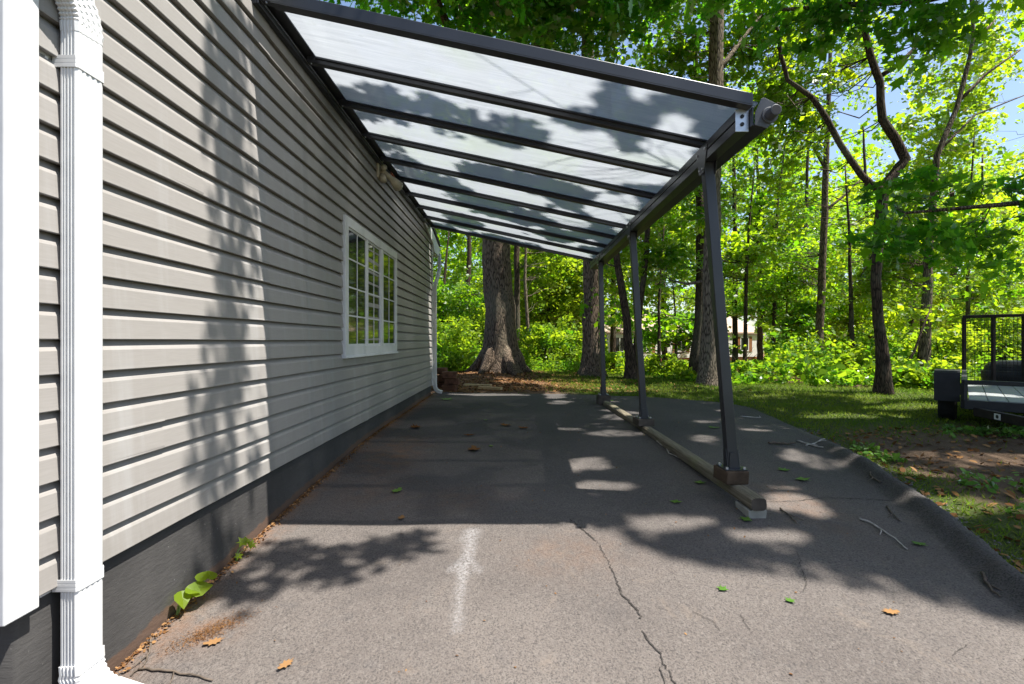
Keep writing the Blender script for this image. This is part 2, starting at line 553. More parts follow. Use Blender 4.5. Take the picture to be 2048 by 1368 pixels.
gx = axis([(-70, -12, 4), (-12, -4, .8), (-4, 8, .09), (8, 14, .35), (14, 90, 4)])
gy = axis([(-25, -3, 2), (-3, 1, .3), (1, 14, .09), (14, 24, .5), (24, 130, 4)])
sheet('ground', gx, gy, ground_z, M['soil'], {'turf': turf_mask, 'litter': litter_mask})


def seg_dist(X, Y, pts):
    d = np.full(X.shape, 9.0)
    for (ax, ay), (bx, by) in zip(pts[:-1], pts[1:]):
        dx, dy = bx - ax, by - ay
        tt = np.clip(((X - ax) * dx + (Y - ay) * dy) / (dx * dx + dy * dy), 0, 1)
        d = np.minimum(d, np.hypot(X - ax - tt * dx, Y - ay - tt * dy))
    return d


paint1 = [G(945, 1065), G(935, 1110), G(926, 1150), G(918, 1200), G(913, 1262)]
paint2 = [G(948, 1075), G(930, 1080)]
paint3 = [G(928, 1118), G(905, 1140)]
paint4 = [G(935, 1115), G(960, 1142)]


def paint_mask(X, Y):
    wv = (fbm(X * 14, Y * 14, 71) - .5) * .03
    m = np.clip(1.25 - (seg_dist(X, Y, paint1) + wv) / np.interp(Y, [2.0, 2.9], [.020, .050]), 0, 1) * np.interp(Y, [2.05, 2.4], [.6, 1])
    for p, wd in ((paint2, .045), (paint3, .03), (paint4, .03)):
        m = np.maximum(m, .75 * np.clip(1.2 - (seg_dist(X, Y, p) + wv) / wd, 0, 1))
    return m


def stain_mask(X, Y):
    d = X + 1.5
    wall = np.clip(1 - d / (.10 + .14 * fbm(X * 2, Y * 2, 77)), 0, 1)
    p = .8 * np.exp(-(((X + 1.1) / .25) ** 2 + ((Y - 4.4) / .6) ** 2))
    p = np.maximum(p, .75 * np.exp(-(((X + 1.28) / .12) ** 2 + ((Y - 2.02) / .1) ** 2)))
    for cx, cyy, sx, sy in ((-.35, 3.35, .35, .22), (-1.0, 3.5, .3, .3), (1.9, 3.2, .25, .5), (.3, 2.6, .3, .2)):
        p = np.maximum(p, .35 * np.exp(-(((X - cx) / sx) ** 2 + ((Y - cyy) / sy) ** 2)))
    return np.maximum(wall, p)


def sealed_shade_mask(X, Y):
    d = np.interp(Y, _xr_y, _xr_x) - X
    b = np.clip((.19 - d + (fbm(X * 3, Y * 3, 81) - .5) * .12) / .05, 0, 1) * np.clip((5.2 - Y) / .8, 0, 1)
    far = np.clip((Y - 1.4) / 4.5, 0, 1) * (.85 + .8 * (fbm(X * 1.1, Y * 1.1, 83) - .45))  # painted shade: asphalt colour darkens with distance, towards and under the carport roof
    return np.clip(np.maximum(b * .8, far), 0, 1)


dx_ = axis([(-1.50, 3.75, .025)])
dy_ = axis([(-1.5, 1.4, .08), (1.4, 3.6, .016), (3.6, 9.3, .03)])
drv = sheet('driveway', dx_, dy_, drive_z, M['asphalt'], {'paint': paint_mask, 'stain': stain_mask, 'sealed_shade': sealed_shade_mask})


# cracks belong to the driveway: thin sheets in its own mesh
def crack(pts, w0):
    pts = [Vector((*p, 0)) for p in pts]; fine = []
    for a, b in zip(pts[:-1], pts[1:]):
        n = max(2, int((b - a).length / .012))
        for i in range(n):
            q = a.lerp(b, i / n); fine.append((q.x + random.gauss(0, .004), q.y + random.gauss(0, .004)))
    fine.append((pts[-1].x, pts[-1].y))
    vs = []; fs = []
    for i, q in enumerate(fine):
        a = fine[max(0, i - 1)]; b = fine[min(len(fine) - 1, i + 1)]
        d = Vector((b[0] - a[0], b[1] - a[1])).normalized() if a != b else Vector((1, 0))
        ww = w0 * random.uniform(.4, 1.1) * (.12 + .42 * float(fbm(q[0] * 7, q[1] * 7, 15)))
        for s_ in (-1, 1):
            x = q[0] - d.y * ww * s_; y = q[1] + d.x * ww * s_
            vs.append((x, y, float(drive_z(x, y)) + EYE + .004))
        if i and float(vnoise(q[0] * 19, q[1] * 19, 5)) > .2: k = 2 * i; fs.append((k - 2, k - 1, k + 1, k))
    return vs, fs


me = drv.data; me.materials.append(M['crack_dark'])
bm = bmesh.new(); bm.from_mesh(me)
for pts, w_ in ([[G(1140, 1040), G(1195, 1085), G(1225, 1140), G(1243, 1190), G(1276, 1222), G(1290, 1275), G(1320, 1312), G(1352, 1375)], .012],
                [[G(1525, 1004), G(1600, 1002), G(1650, 996), G(1720, 998), G(1790, 1000)], .009],
                [[G(1320, 1335), G(1330, 1368)], .008],
                [[G(1605, 1135), G(1612, 1165), G(1608, 1185)], .005], [[G(1480, 1230), G(1500, 1260)], .004],
                [[G(1390, 1225), G(1420, 1240), G(1440, 1262)], .004], [[G(1935, 1290), G(1905, 1310)], .004], [[G(1595, 1105), G(1610, 1160)], .004]):
    vs_, fs_ = crack(pts, w_)
    bv = [bm.verts.new(v) for v in vs_]
    for f in fs_:
        fc = bm.faces.new([bv[i] for i in f]); fc.material_index = 1
        fc.normal_update()
        if fc.normal.z < 0: fc.normal_flip()
bm.to_mesh(me); bm.free()

# ------------------------------------------------------------------ house
WX = -1.51
Y0, Y1 = 1.43, 8.72
EAVE0, EAVE1 = .89, 9.26


def rake(y):
    return 1.718 + .22 * min(y - EAVE0, EAVE1 - y)


house = thing('house', (WX, 1.43, EYE - 1.25), 'grey vinyl-sided house gable with white trim and black painted foundation beside the carport', 'house')
CH = .1143
prof = [(.1165, -.002), (.1125, .000), (.085, .0165), (.076, .0205), (.012, .0255), (.003, .0265), (.0, .0250), (.003, -.003)]
sv = []; sf = []
for k in range(-7, 17):
    zb = .0024 + k * CH
    cut = {-3: 2.05, -4: 2.05, -1: 2.55, -2: 2.55, 6: 2.3, 7: 2.3}.get(k)
    cut2 = (4.9, 6.6, 3.6, 7.4)[((k + 8) // 2) % 4]
    secs_ = ([(Y0 - .03, cut, .0046), (cut - .03, 2.93, .0032)] if cut else [(Y0 - .03, 2.93, .0032)]) + [(2.93, cut2, .0014), (cut2, Y1, 0)]
    for (ya, yb, off) in secs_:
        while rake(ya) < zb + .06 and ya < 5: ya += .05
        while rake(yb) < zb + .06 and yb > 5: yb -= .05
        if yb - ya < .1: continue
        ya2 = ya - .03 if ya >= 2.9 else ya
        ns = max(2, int((yb - ya2) / .22))
        base = len(sv)
        ph = random.random() * 9
        for i in range(ns + 1):
            y = ya2 + (yb - ya2) * i / ns
            wz = .0010 * math.sin(y * 2.1 + ph) + random.gauss(0, .0005)
            wx = .0012 * math.sin(y * 1.7 + ph * 2)
            end = 1 if (off and i == ns) else 0
            for j, (pz, pd) in enumerate(prof):
                sv.append((WX + pd + off + wx + (random.uniform(.0, .0025) if end else 0), y + (random.uniform(-.004, .004) if end else 0), EYE + zb + pz + (wz if 2 < j < 7 else 0)))
        n = len(prof)
        for i in range(ns):
            for j in range(n - 1):
                a = base + i * n + j
                sf.append((a, a + n, a + n + 1, a + 1))
        sf.append(tuple(base + j for j in range(n)))
        sf.append(tuple(base + ns * n + j for j in range(n))[::-1])
mb = MB(); mb.add(sv, sf)
# sheathing behind the siding, to the gable
yr = (EAVE0 + EAVE1) / 2
mb.prism([R(WX - .15, Y0, -.80), R(WX - .15, Y1, -.80), R(WX - .15, Y1, rake(Y1)), R(WX - .15, yr, rake(yr)), R(WX - .15, Y0, rake(Y0))], (.146, 0, 0))
mb.build('siding', M['siding'], house)
# far and near returning walls
MB().box(R(-9, Y0, -1.4), R(WX - .16, Y0 + .1, 1.72)).build('side_wall', M['siding'], house)
MB().box(R(-9, Y1 - .1, -1.4), R(WX - .16, Y1, 1.72)).build('side_wall', M['siding'], house)
# foundation with the height attribute for the splash line
nyf = 240
ys = np.linspace(Y0 + .02, Y1 - .02, nyf)
Vf = []; hg = []
zs = [0, .03, .06, .1, .2, .35, .5]
for y in ys:
    g0 = float(drive_z(-1.49, y))
    top = -.79
    for i in range(9):
        zz = g0 - .12 + (top - g0 + .12) * i / 8
        Vf.append((WX + .003 + .006 * (float(fbm(y * 2.3, zz * 4, 91)) - .5), y, EYE + zz)); hg.append(max(0, zz - g0))
Fq = []
for i in range(nyf - 1):
    for j in range(8):
        a = i * 9 + j; Fq.append((a, a + 9, a + 10, a + 1))
fo = np_mesh('foundation', np.array(Vf), 4, M['foundation'], house, {'hgt': ('POINT', hg)}, Fq, smooth=True)
md = fo.modifiers.new('thick', 'SOLIDIFY'); md.thickness = .2; md.offset = -1
# corner posts
MB().box(R(WX - .02, 1.395, -.825), R(WX + .040, 1.50, 1.80)).build('corner_post', M['white_trim'], house, bevel=.004)
MB().box(R(WX - .02, Y1 - .02, -.81), R(WX + .032, Y1 + .05, 1.80)).build('corner_post', M['white_dirty'], house, bevel=.004)
# roof, rake boards, eave boxes and gutters
mb = MB()
for ye, s_ in ((EAVE0, 1), (EAVE1, -1)):
    mb.prism([R(WX + .08, ye - .04 * s_, 1.80), R(WX + .08, yr, rake(yr) + .082), R(WX + .08, yr, rake(yr) + .14), R(WX + .08, ye - .04 * s_, 1.86)], (-8, 0, 0))
mb.build('roof', M['roof_shingle'], house)
mb = MB()
for ye, s_ in ((EAVE0, 1), (EAVE1, -1)):
    mb.prism([R(WX + .028, ye, 1.60), R(WX + .028, ye + .50 * s_, 1.60), R(WX + .028, ye + .62 * s_, 1.72), R(WX + .028, yr, rake(yr) - .10), R(WX + .028, yr, rake(yr) + .08), R(WX + .028, ye, 1.795)], (.03, 0, 0))
mb.build('rake_board', M['soffit_white'], house, bevel=.003)
MB().box(R(-9, EAVE1 - .52, 1.585), R(WX + .026, EAVE1, 1.597)).build('soffit', M['soffit_white'], house)
MB().box(R(-9, EAVE0, 1.585), R(WX + .026, EAVE0 + .52, 1.597)).build('soffit', M['soffit_white'], house)


def gutter(y, s_):
    mb = MB()
    prof_ = [(0, 0), (.07, 0), (.085, .03), (.10, .10), (.11, .12), (.095, .12), (.085, .1), (.07, .012), (.01, .012), (.01, .12), (0, .12)]
    mb.prism([R(WX + .06, y - s_ * a, 1.66 + b) for a, b in prof_], (-7.4, 0, 0))
    mb.prism([R(WX + .0605, y - s_ * a, 1.66 + b) for a, b in ((0, 0), (.07, 0), (.085, .03), (.10, .10), (.11, .12), (0, .12))], (.004, 0, 0))
    return mb.build('gutter', M['white_trim'], house)


gutter(EAVE0 - .002, 1); gutter(EAVE1 + .002, -1)


def rect_tube(mb, pts, w, d, ribs=True):
    """downspout: ribbed rectangular section swept along points (in the wall's plane)"""
    sec = []
    def side(a, b, n, amp, nx, ny):
        for i in range(n):
            tt = i / n
            rib = amp * (1 if (int(tt * 9) % 2) else 0) if .12 < tt < .88 else 0
            sec.append((a[0] + (b[0] - a[0]) * tt + nx * rib, a[1] + (b[1] - a[1]) * tt + ny * rib))
    q = .006
    side((-w / 2, -d / 2 + q), (-w / 2, d / 2 - q), 18, -.0035, -1, 0)
    side((-w / 2 + q, d / 2), (w / 2 - q, d / 2), 18, .0022, 0, -1)
    side((w / 2, d / 2 - q), (w / 2, -d / 2 + q), 18, -.0035, 1, 0)
    side((w / 2 - q, -d / 2), (-w / 2 + q, -d / 2), 18, .0022, 0, 1)
    n = len(sec); vs = []
    for i, p in enumerate(pts):
        p = Vector(p)
        dd = (Vector(pts[min(i + 1, len(pts) - 1)]) - Vector(pts[max(0, i - 1)])).normalized()
        if abs(dd.x) > abs(dd.y):      # kicks outward from the wall
            u = Vector((0, 1, 0)); vv = u.cross(dd).normalized()
            if vv.dot(Vector((1, 0, .6))) < 0: vv = -vv
        else:
            vv = Vector((1, 0, 0)); u = dd.cross(vv).normalized()
            if u.y < 0: u = -u
        for a, b in sec: vs.append(p + u * a + vv * b)
    fs = []
    for i in range(len(pts) - 1):
        for k in range(n):
            k2 = (k + 1) % n
            fs.append((i * n + k, i * n + k2, (i + 1) * n + k2, (i + 1) * n + k))
    fs.append(tuple(range(n))); fs.append(tuple((len(pts) - 1) * n + k for k in range(n)))
    mb.add(vs, fs)


def pleat(a, b, n, amp, axis_):
    """points along a short elbow whose section is pleated"""
    return [Vector(a).lerp(Vector(b), i / n) + Vector(axis_) * (amp if i % 2 else 0) for i in range(n + 1)]


def downspout(yc, w, d, ztop, zbot, ydir, mat, gut_y, strap_z, kick):
    xc = WX + .032 + d / 2
    mb = MB(); rect_tube(mb, [R(xc, yc, zbot + .10), R(xc, yc, ztop)], w, d)
    ds = mb.build('downspout', mat, house)
    # upper offset: two pleated elbows and a sloping piece
    def arc(c0, z0, a0, a1, r, sg, n=14):
        out = []
        for i in range(n + 1):
            a = a0 + (a1 - a0) * i / n
            rr = r + (.004 if i % 2 else -.002)
            out.append((c0 + sg * (r - rr * math.cos(a)), z0 + rr * math.sin(a)))
        return out
    A = math.radians(55)
    pts = [(yc, ztop - .04)] + arc(yc, ztop - .02, 0, A, .15, ydir)
    yl, zl = pts[-1]
    L = abs(gut_y - yl) / math.sin(A)
    ye, ze = yl + ydir * L * math.sin(A), zl + L * math.cos(A)
    pts.append((ye - ydir * .08, ze - .08 / math.tan(A)))
    pts += [(ye, ze), (ye + ydir * .01, ze + .06), (ye + ydir * .01, max(1.665, ze + .1))]
    mb = MB(); rect_tube(mb, [R(xc, a, b) for a, b in pts], w + .002, d + .002)
    mb.build('elbow', mat, ds)
    # bottom elbow kicking out
    pts = [R(xc, yc, zbot + .15)]
    for i in range(13):
        a = math.radians(72) * i / 12
        rr = .11 + (.003 if i % 2 else -.002)
        pts.append(R(xc + .11 - rr * math.cos(a), yc, zbot + .12 - rr * math.sin(a)))
    pts.append(pts[-1] + Vector((kick * math.sin(math.radians(72)), 0, -kick * math.cos(math.radians(72)))))
    mb = MB(); rect_tube(mb, pts, w + .007, d + .007); mb.build('elbow', mat, ds)
    for z in strap_z:
        mb = MB()
        for dz, hh_ in ((-.0135, .0045), (0, .0045), (.0135, .0045), (0, .0195)):
            a = .0005; hw = w / 2 + a; hd = d / 2 + a; ch_ = .005
            ring = [(-hw, -d / 2 - .02), (-hw, hd - ch_), (-hw + ch_, hd), (hw - ch_, hd), (hw, hd - ch_), (hw, -d / 2 - .02), (hw + .0015, -d / 2 - .02), (hw + .0015, hd - ch_ + .0005), (hw - ch_ + .0005, hd + .0015), (-hw + ch_ - .0005, hd + .0015), (-hw - .0015, hd - ch_ + .0005), (-hw - .0015, -d / 2 - .02)]
            if hh_ > .01: ring = [(p_ * .9965, q_ * .992) for p_, q_ in ring]
            mb.prism([R(xc + b, yc + a_, z + dz - hh_) for a_, b in ring], (0, 0, hh_ * 2))
        mb.box(R(xc - d / 2 - .03, yc - w / 2 - .036, z - .02), R(xc - d / 2 - .026, yc - w / 2 + .002, z + .02))
        mb.tube([R(xc - d / 2 - .028, yc - w / 2 - .02, z), R(xc - d / 2 - .02, yc - w / 2 - .02, z)], .006, 8)
        mb.build('strap', mat, ds)
    return ds


downspout(1.623, .104, .060, 1.05, float(drive_z(-1.4, 1.62)) + .045, -1, M['white_trim'], .83, [.905, -.795], .12)
downspout(8.80, .080, .055, .93, float(drive_z(-1.4, 8.9)) + .02, 1, M['white_dirty'], 9.30, [.7, -.66], .05)

# ------------------------------------------------------------------ window
wn = MB()
wy0, wy1, wz0, wz1 = 4.19, 6.03, -.136, 1.09
fx0, fx1 = WX + .0, WX + .046
wn.box(R(fx0, wy0, wz0), R(fx1, wy0 + .085, wz1)).box(R(fx0, wy1 - .055, wz0), R(fx1, wy1, wz1))
wn.box(R(fx0, wy0 + .085, wz0), R(fx1, wy1 - .055, wz0 + .085)).box(R(fx0, wy0 + .085, wz1 - .085), R(fx1, wy1 - .055, wz1))
wn.box(R(fx0, wy0 - .012, wz0 - .02), R(fx1 + .012, wy1 + .01, wz0))
win = wn.build('window', M['white_trim'], house, bevel=.003)
secs = [(4.275, 4.815, .0), (4.86, 5.325, -.012), (5.41, 5.975, .0)]
sb = MB()
sb.box(R(fx0, 4.815, wz0 + .085), R(fx1 - .004, 4.86, wz1 - .085)).box(R(fx0, 5.325, wz0 + .085), R(fx1 - .002, 5.41, wz1 - .085))
for a, b, o_ in secs:
    for ya, yb in ((a, a + .022), (b - .022, b)):
        sb.box(R(fx0, ya, wz0 + .0855), R(fx1 - .010 + o_ * .3, yb, wz1 - .0855))
    sb.box(R(fx0, a + .022, wz0 + .0855), R(fx1 - .010 + o_ * .3, b - .022, wz0 + .105)).box(R(fx0, a + .022, wz1 - .105), R(fx1 - .010 + o_ * .3, b - .022, wz1 - .0855))
sb.build('sash', M['white_trim'], win, bevel=.002)
for a, b, o_ in secs:
    MB().box(R(fx0, a + .022, wz0 + .105), R(fx0 + .0290 + o_ * .3, b - .022, wz1 - .105)).build('pane', M['glass'], win)
    mb = MB(); xg = fx0 + .0291 + o_ * .3
    ym = (a + b) / 2; zA, zB = wz0 + .105, wz1 - .105
    mb.box(R(xg, ym - .007, zA), R(xg + .005, ym + .007, zB))
    for i in (1, 2, 3):
        zz = zA + (zB - zA) * i / 4
        mb.box(R(xg, a + .022, zz - .007), R(xg + .0035, ym - .0075, zz + .007)).box(R(xg, ym + .0075, zz - .007), R(xg + .0035, b - .022, zz + .007))
    mb.build('grille', M['white_trim'], win)

# ------------------------------------------------------------------ flood light under the ledger
fl = thing('flood_light', R(WX + .02, 5.3, 1.85), 'beige twin flood lamp fixture on the grey siding above the window', 'outdoor lamp')
MB().box(R(WX + .018, 5.21, 1.76), R(WX + .045, 5.40, 1.925)).build('mounting_plate', M['beige_plastic'], fl, bevel=.008)
MB().tube([R(WX + .045, 5.30, 1.84), R(WX + .10, 5.28, 1.82)], [.032, .028], 12).tube([R(WX + .08, 5.26, 1.86), R(WX + .105, 5.22, 1.87)], [.03, .03], 14).build('swivel_base', M['beige_plastic'], fl, True)
MB().tube([R(WX + .085, 5.27, 1.83), R(WX + .14, 5.36, 1.79), R(WX + .16, 5.39, 1.77), R(WX + .20, 5.46, 1.73)], [.026, .03, .045, .062], 16).build('lamp_head', M['beige_plastic'], fl, True)
MB().tube([R(WX + .20, 5.46, 1.73), R(WX + .206, 5.47, 1.725), R(WX + .21, 5.477, 1.722)], [.058, .052, .02], 16).build('lens', M['lamp_glass'], fl, True)
MB().tube([R(WX + .07, 5.26, 1.80), R(WX + .08, 5.25, 1.76), R(WX + .09, 5.24, 1.72)], [.022, .035, .036], 14).build('motion_sensor', M['beige_plastic'], fl, True)

# ------------------------------------------------------------------ carport


def zr(x):
    return 1.94 - .214 * (x - WX)


cp = thing('carport', R(1.4, 5.4, -1.0), 'dark grey aluminium lean-to carport with translucent roof panels against the siding', 'carport')
RY = [2.76 + i * .6075 for i in range(10)]
XO = 1.345
lm = MB()
lm.box(R(WX + .020, 2.735, 1.905), R(WX + .05, 8.255, 2.055)).box(R(WX + .0505, 2.735, 1.965), R(WX + .135, 8.255, 2.075))
lm.box(R(WX + .0505, 2.735, 1.905), R(WX + .062, 8.255, 1.955))
led = lm.build('wall_ledger', M['aluminium'], cp, bevel=.003)
MB().box(R(WX + .064, 2.74, 1.931), R(WX + .070, 8.25, 1.937)).build('seal_strip', M['bare_metal'], led)
for i, y in enumerate(RY):
    wdt = .048
    hh = .068 if i in (0, 9) else .059
    xa = WX + .072
    mb = MB()
    mb.hexa([R(xa, y - wdt / 2, zr(xa)), R(XO, y - wdt / 2, zr(XO)), R(XO, y + wdt / 2, zr(XO)), R(xa, y + wdt / 2, zr(xa)),
             R(xa, y - wdt / 2, zr(xa) + hh), R(XO, y - wdt / 2, zr(XO) + hh), R(XO, y + wdt / 2, zr(XO) + hh), R(xa, y + wdt / 2, zr(xa) + hh)])
    rf = mb.build('rafter', M['aluminium'], cp, bevel=.004)
    if i == 0:
        # open lip along the lower edge of the gable rafter
        MB().hexa([R(xa + .06, y - wdt / 2 - .004, zr(xa + .06) - .006), R(XO - .005, y - wdt / 2 - .004, zr(XO) - .006), R(XO - .005, y + wdt / 2 + .012, zr(XO) - .006), R(xa + .06, y + wdt / 2 + .012, zr(xa + .06) - .006),
                   R(xa + .06, y - wdt / 2 - .004, zr(xa + .06) - .0006), R(XO - .005, y - wdt / 2 - .004, zr(XO) - .0006), R(XO - .005, y + wdt / 2 + .012, zr(XO) - .0006), R(xa + .06, y + wdt / 2 + .012, zr(xa + .06) - .0006)]).build('lip', M['aluminium'], rf)
    for q0, q1 in ((R(XO - .03, y - .012, zr(XO - .03) - .006), R(XO - .03, y - .012, zr(XO - .03) + .001)), (R(xa + .03, y - .012, zr(xa) - .012), R(xa + .03, y - .012, zr(xa)))):
        MB().tube([q0, q1], .006, 8).build('screw', M['bare_metal'], rf)
for i in range(9):
    ya, yb = RY[i] + .0245, RY[i + 1] - .0245
    xa, xb = WX + .137, XO + .05
    up = [R(xa, ya, zr(xa) + .050), R(xb, ya, zr(xb) + .050), R(xb, yb, zr(xb) + .050), R(xa, yb, zr(xa) + .050)]
    dn = [v - Vector((0, 0, .009)) for v in up]
    mb = MB(); mb.add(dn + up, [(0, 3, 2, 1)], 1).add(dn + up, [(4, 5, 6, 7), (0, 1, 5, 4), (1, 2, 6, 5), (2, 3, 7, 6), (3, 0, 4, 7)], 0)
    mb.build('roof_panel', [M['poly_top'], M['poly_bottom']], cp, recalc=False)
    for yy, s_ in ((ya, 1), (yb, -1)):
        mb = MB(); mb.hexa([R(xa, yy, zr(xa) + .032), R(XO, yy, zr(XO) + .032), R(XO, yy + s_ * .012, zr(XO) + .032), R(xa, yy + s_ * .012, zr(xa) + .032),
                 R(xa, yy, zr(xa) + .0395), R(XO, yy, zr(XO) + .0395), R(XO, yy + s_ * .012, zr(XO) + .0395), R(xa, yy + s_ * .012, zr(xa) + .0395)])
        mb.build('glazing_strip', M['aluminium'], cp)
# header beam with its groove, gutter behind
mb = MB()
hy0, hy1 = 2.80, 8.24
mb.box(R(1.272, hy0, 1.205), R(1.345, hy1, 1.262)).box(R(1.280, hy0, 1.262), R(1.345, hy1, 1.270)).box(R(1.272, hy0, 1.270), R(1.345, hy1, 1.318))
mb.box(R(1.277, hy0, 1.318), R(1.345, hy1, 1.330))
hdr = mb.build('header_beam', M['aluminium'], cp, bevel=.003)
MB().box(R(1.270, hy0 - .006, 1.203), R(1.347, hy0 - .0005, 1.332)).build('end_cap', M['bare_metal'], hdr, bevel=.002)
for zz in (1.245, 1.29):
    MB().tube([R(1.308, hy0 - .012, zz), R(1.308, hy0 - .006, zz)], .011, 10).build('screw', M['black_paint'], hdr)
gp = [(1.349, 1.225), (1.43, 1.205), (1.468, 1.25), (1.48, 1.335), (1.470, 1.335), (1.458, 1.257), (1.426, 1.218), (1.359, 1.235), (1.359, 1.33), (1.349, 1.33)]
mb = MB(); mb.prism([R(a, 2.76, b) for a, b in gp], (0, 5.49, 0)); gt = mb.build('gutter', M['aluminium'], cp, bevel=.002)
for yy in (2.748, 8.252):
    MB().prism([R(a, yy, b) for a, b in ((1.36, 1.222), (1.43, 1.203), (1.487, 1.275), (1.512, 1.328), (1.412, 1.378), (1.396, 1.372), (1.36, 1.29))], (0, .006, 0)).build('gutter_end', M['pvc_grey'], gt, bevel=.002)
MB().tube([R(1.442, 2.748, 1.275), R(1.442, 2.738, 1.275)], .046, 24).tube([R(1.442, 2.738, 1.275), R(1.442, 2.675, 1.275)], [.032, .030], 24).build('drain_spout', M['pvc_grey'], gt, bevel=.003)
MB().tube([R(1.442, 2.6748, 1.275), R(1.442, 2.6740, 1.275)], .025, 20).build('bore', M['interior_dark'], gt)

posts = [((1.308, 3.30, 1.204), (1.475, 3.30, -.864)), ((1.308, 5.41, 1.204), (1.436, 5.41, -.862)), ((1.308, 7.42, 1.204), (1.353, 7.42, -.832))]
for a, b in posts:
    ps = MB().bar(R(*a), R(*b), .068, .068, (0, 1, 0)).build('post', M['aluminium'], cp, bevel=.005)
    y = a[1]
    mb = MB()
    xi = 1.2715
    mb.prism([R(xi, y - .10, 1.30), R(xi, y + .10, 1.30), R(xi, y + .04, 1.13), R(xi, y - .04, 1.13)], (-.004, 0, 0))
    mb.build('top_bracket', M['aluminium'], ps); mb = MB()
    mb.prism([R(1.3455, y - .10, 1.30), R(1.3455, y + .10, 1.30), R(1.3455, y + .04, 1.12), R(1.3455, y - .04, 1.12)], (.0033, 0, 0))
    mb.build('top_bracket', M['aluminium'], ps)
    for dy_b, z in ((-.07, 1.28), (.07, 1.28), (-.025, 1.16), (.025, 1.16)):
        MB().tube([R(xi - .012, y + dy_b, z), R(xi - .003, y + dy_b, z)], .008, 8).build('bolt', M['bare_metal'], ps)
    x, yy, z = b
    mb = MB(); mb.box(R(x - .075, yy - .075, z - .001), R(x + .075, yy + .075, z + .005))
    for s_ in (-1, 1):
        mb.prism([R(x + s_ * .037, yy - .036, z + .005), R(x + s_ * .037, yy + .036, z + .005), R(x + s_ * .037 - .008, yy + .02, z + .13), R(x + s_ * .037 - .008, yy - .02, z + .13)], (s_ * .005, 0, 0))
        mb.prism([R(x - .036, yy + s_ * .037, z + .005), R(x + .036, yy + s_ * .037, z + .005), R(x + .012, yy + s_ * .037, z + .11), R(x - .028, yy + s_ * .037, z + .11)], (0, s_ * .005, 0))
        for q in (-1, 1):
            MB().tube([R(x + s_ * .058, yy + q * .058, z + .005), R(x + s_ * .058, yy + q * .058, z + .018)], .010, 6).build('bolt', M['bare_metal'], ps)
    mb.build('foot_bracket', M['aluminium'], ps)

# supports under the posts
tm = MB()
bp = [R(1.487, 2.955, -1.0), R(1.482, 3.3, -.995), R(1.443, 5.41, -.978), R(1.372, 7.30, -.948)]
n = 20; pts = []; rad = []
for i in range(61):
    tt = i / 60 * 3; k_ = min(2, int(tt)); pts.append(bp[k_].lerp(bp[k_ + 1], tt - k_))
b0 = len(tm.v)
for i, p in enumerate(pts):
    for k in range(n):
        a = 2 * math.pi * k / n
        ca, sa = math.cos(a), math.sin(a)
        q = (abs(ca) ** 4 + abs(sa) ** 4) ** -.25
        jr = 1 + random.uniform(-.02, .02)
        sc_ = .93 if i in (0, 60) else 1
        tm.v.append(tuple(p + Vector((ca * q * .050 * jr * sc_, 0, sa * q * .041 * jr * sc_))))
for i in range(60):
    for k in range(n):
        k2 = (k + 1) % n
        tm.f.append((b0 + i * n + k, b0 + i * n + k2, b0 + (i + 1) * n + k2, b0 + (i + 1) * n + k))
tm.f.append(tuple(b0 + k for k in range(n))); tm.f.append(tuple(b0 + 60 * n + k for k in range(n)))
tm.m = [0] * len(tm.f)
tm.m[-2] = 1
o = tm.build('landscape_timber', [M['timber'], M['block_wood_dark']], smooth=False)
tag(o, 'long weathered half-round timber lying along the asphalt under the carport posts', 'timber')


def rough_box(name, a, b, mat, label, cat, group=None, seed=0, bev=.006, yaw=0):
    rr = random.Random(seed)
    mb = MB()
    a = Vector(a); b = Vector(b); c_ = (a + b) / 2
    cs = []
    for z in (a.z, b.z):
        for x, y in ((a.x, a.y), (b.x, a.y), (b.x, b.y), (a.x, b.y)):
            v = Vector((x, y, z)) - c_
            v = Matrix.Rotation(yaw, 3, 'Z') @ v
            cs.append(c_ + v + Vector((rr.uniform(-1, 1), rr.uniform(-1, 1), rr.uniform(-.5, .5))) * .004)
    mb.hexa(cs)
    o = mb.build(name, mat, bevel=bev)
    md = o.modifiers.new('sub', 'SUBSURF'); md.subdivision_type = 'SIMPLE'; md.levels = 3; md.render_levels = 3
    tx = bpy.data.textures.new(name + '_tex', 'CLOUDS'); tx.noise_scale = .05
    dm = o.modifiers.new('rough', 'DISPLACE'); dm.texture = tx; dm.strength = .006; dm.texture_coords = 'GLOBAL'; dm.mid_level = .5
    return tag(o, label, cat, group)


rough_box('support_block', R(1.395, 3.205, -.955), R(1.545, 3.40, -.868), M['block_wood_warm'], 'brown wooden block between the front post foot and the timber', 'block', 'blocks under the carport posts', 1, yaw=.05)
rough_box('support_block', R(1.435, 2.975, -1.105), R(1.548, 3.16, -1.043), M['block_concrete'], 'pale grey block holding up the cut end of the timber', 'block', 'blocks under the carport posts', 2, yaw=-.03)
rough_box('support_block', R(1.345, 5.31, -.938), R(1.525, 5.52, -.866), M['block_wood_dark'], 'dark wooden block under the middle carport post', 'block', 'blocks under the carport posts', 3, yaw=.06)
rough_box('support_block', R(1.262, 7.32, -.985), R(1.445, 7.52, -.836), M['block_wood_dark'], 'black wooden block under the farthest carport post', 'block', 'blocks under the carport posts', 4)

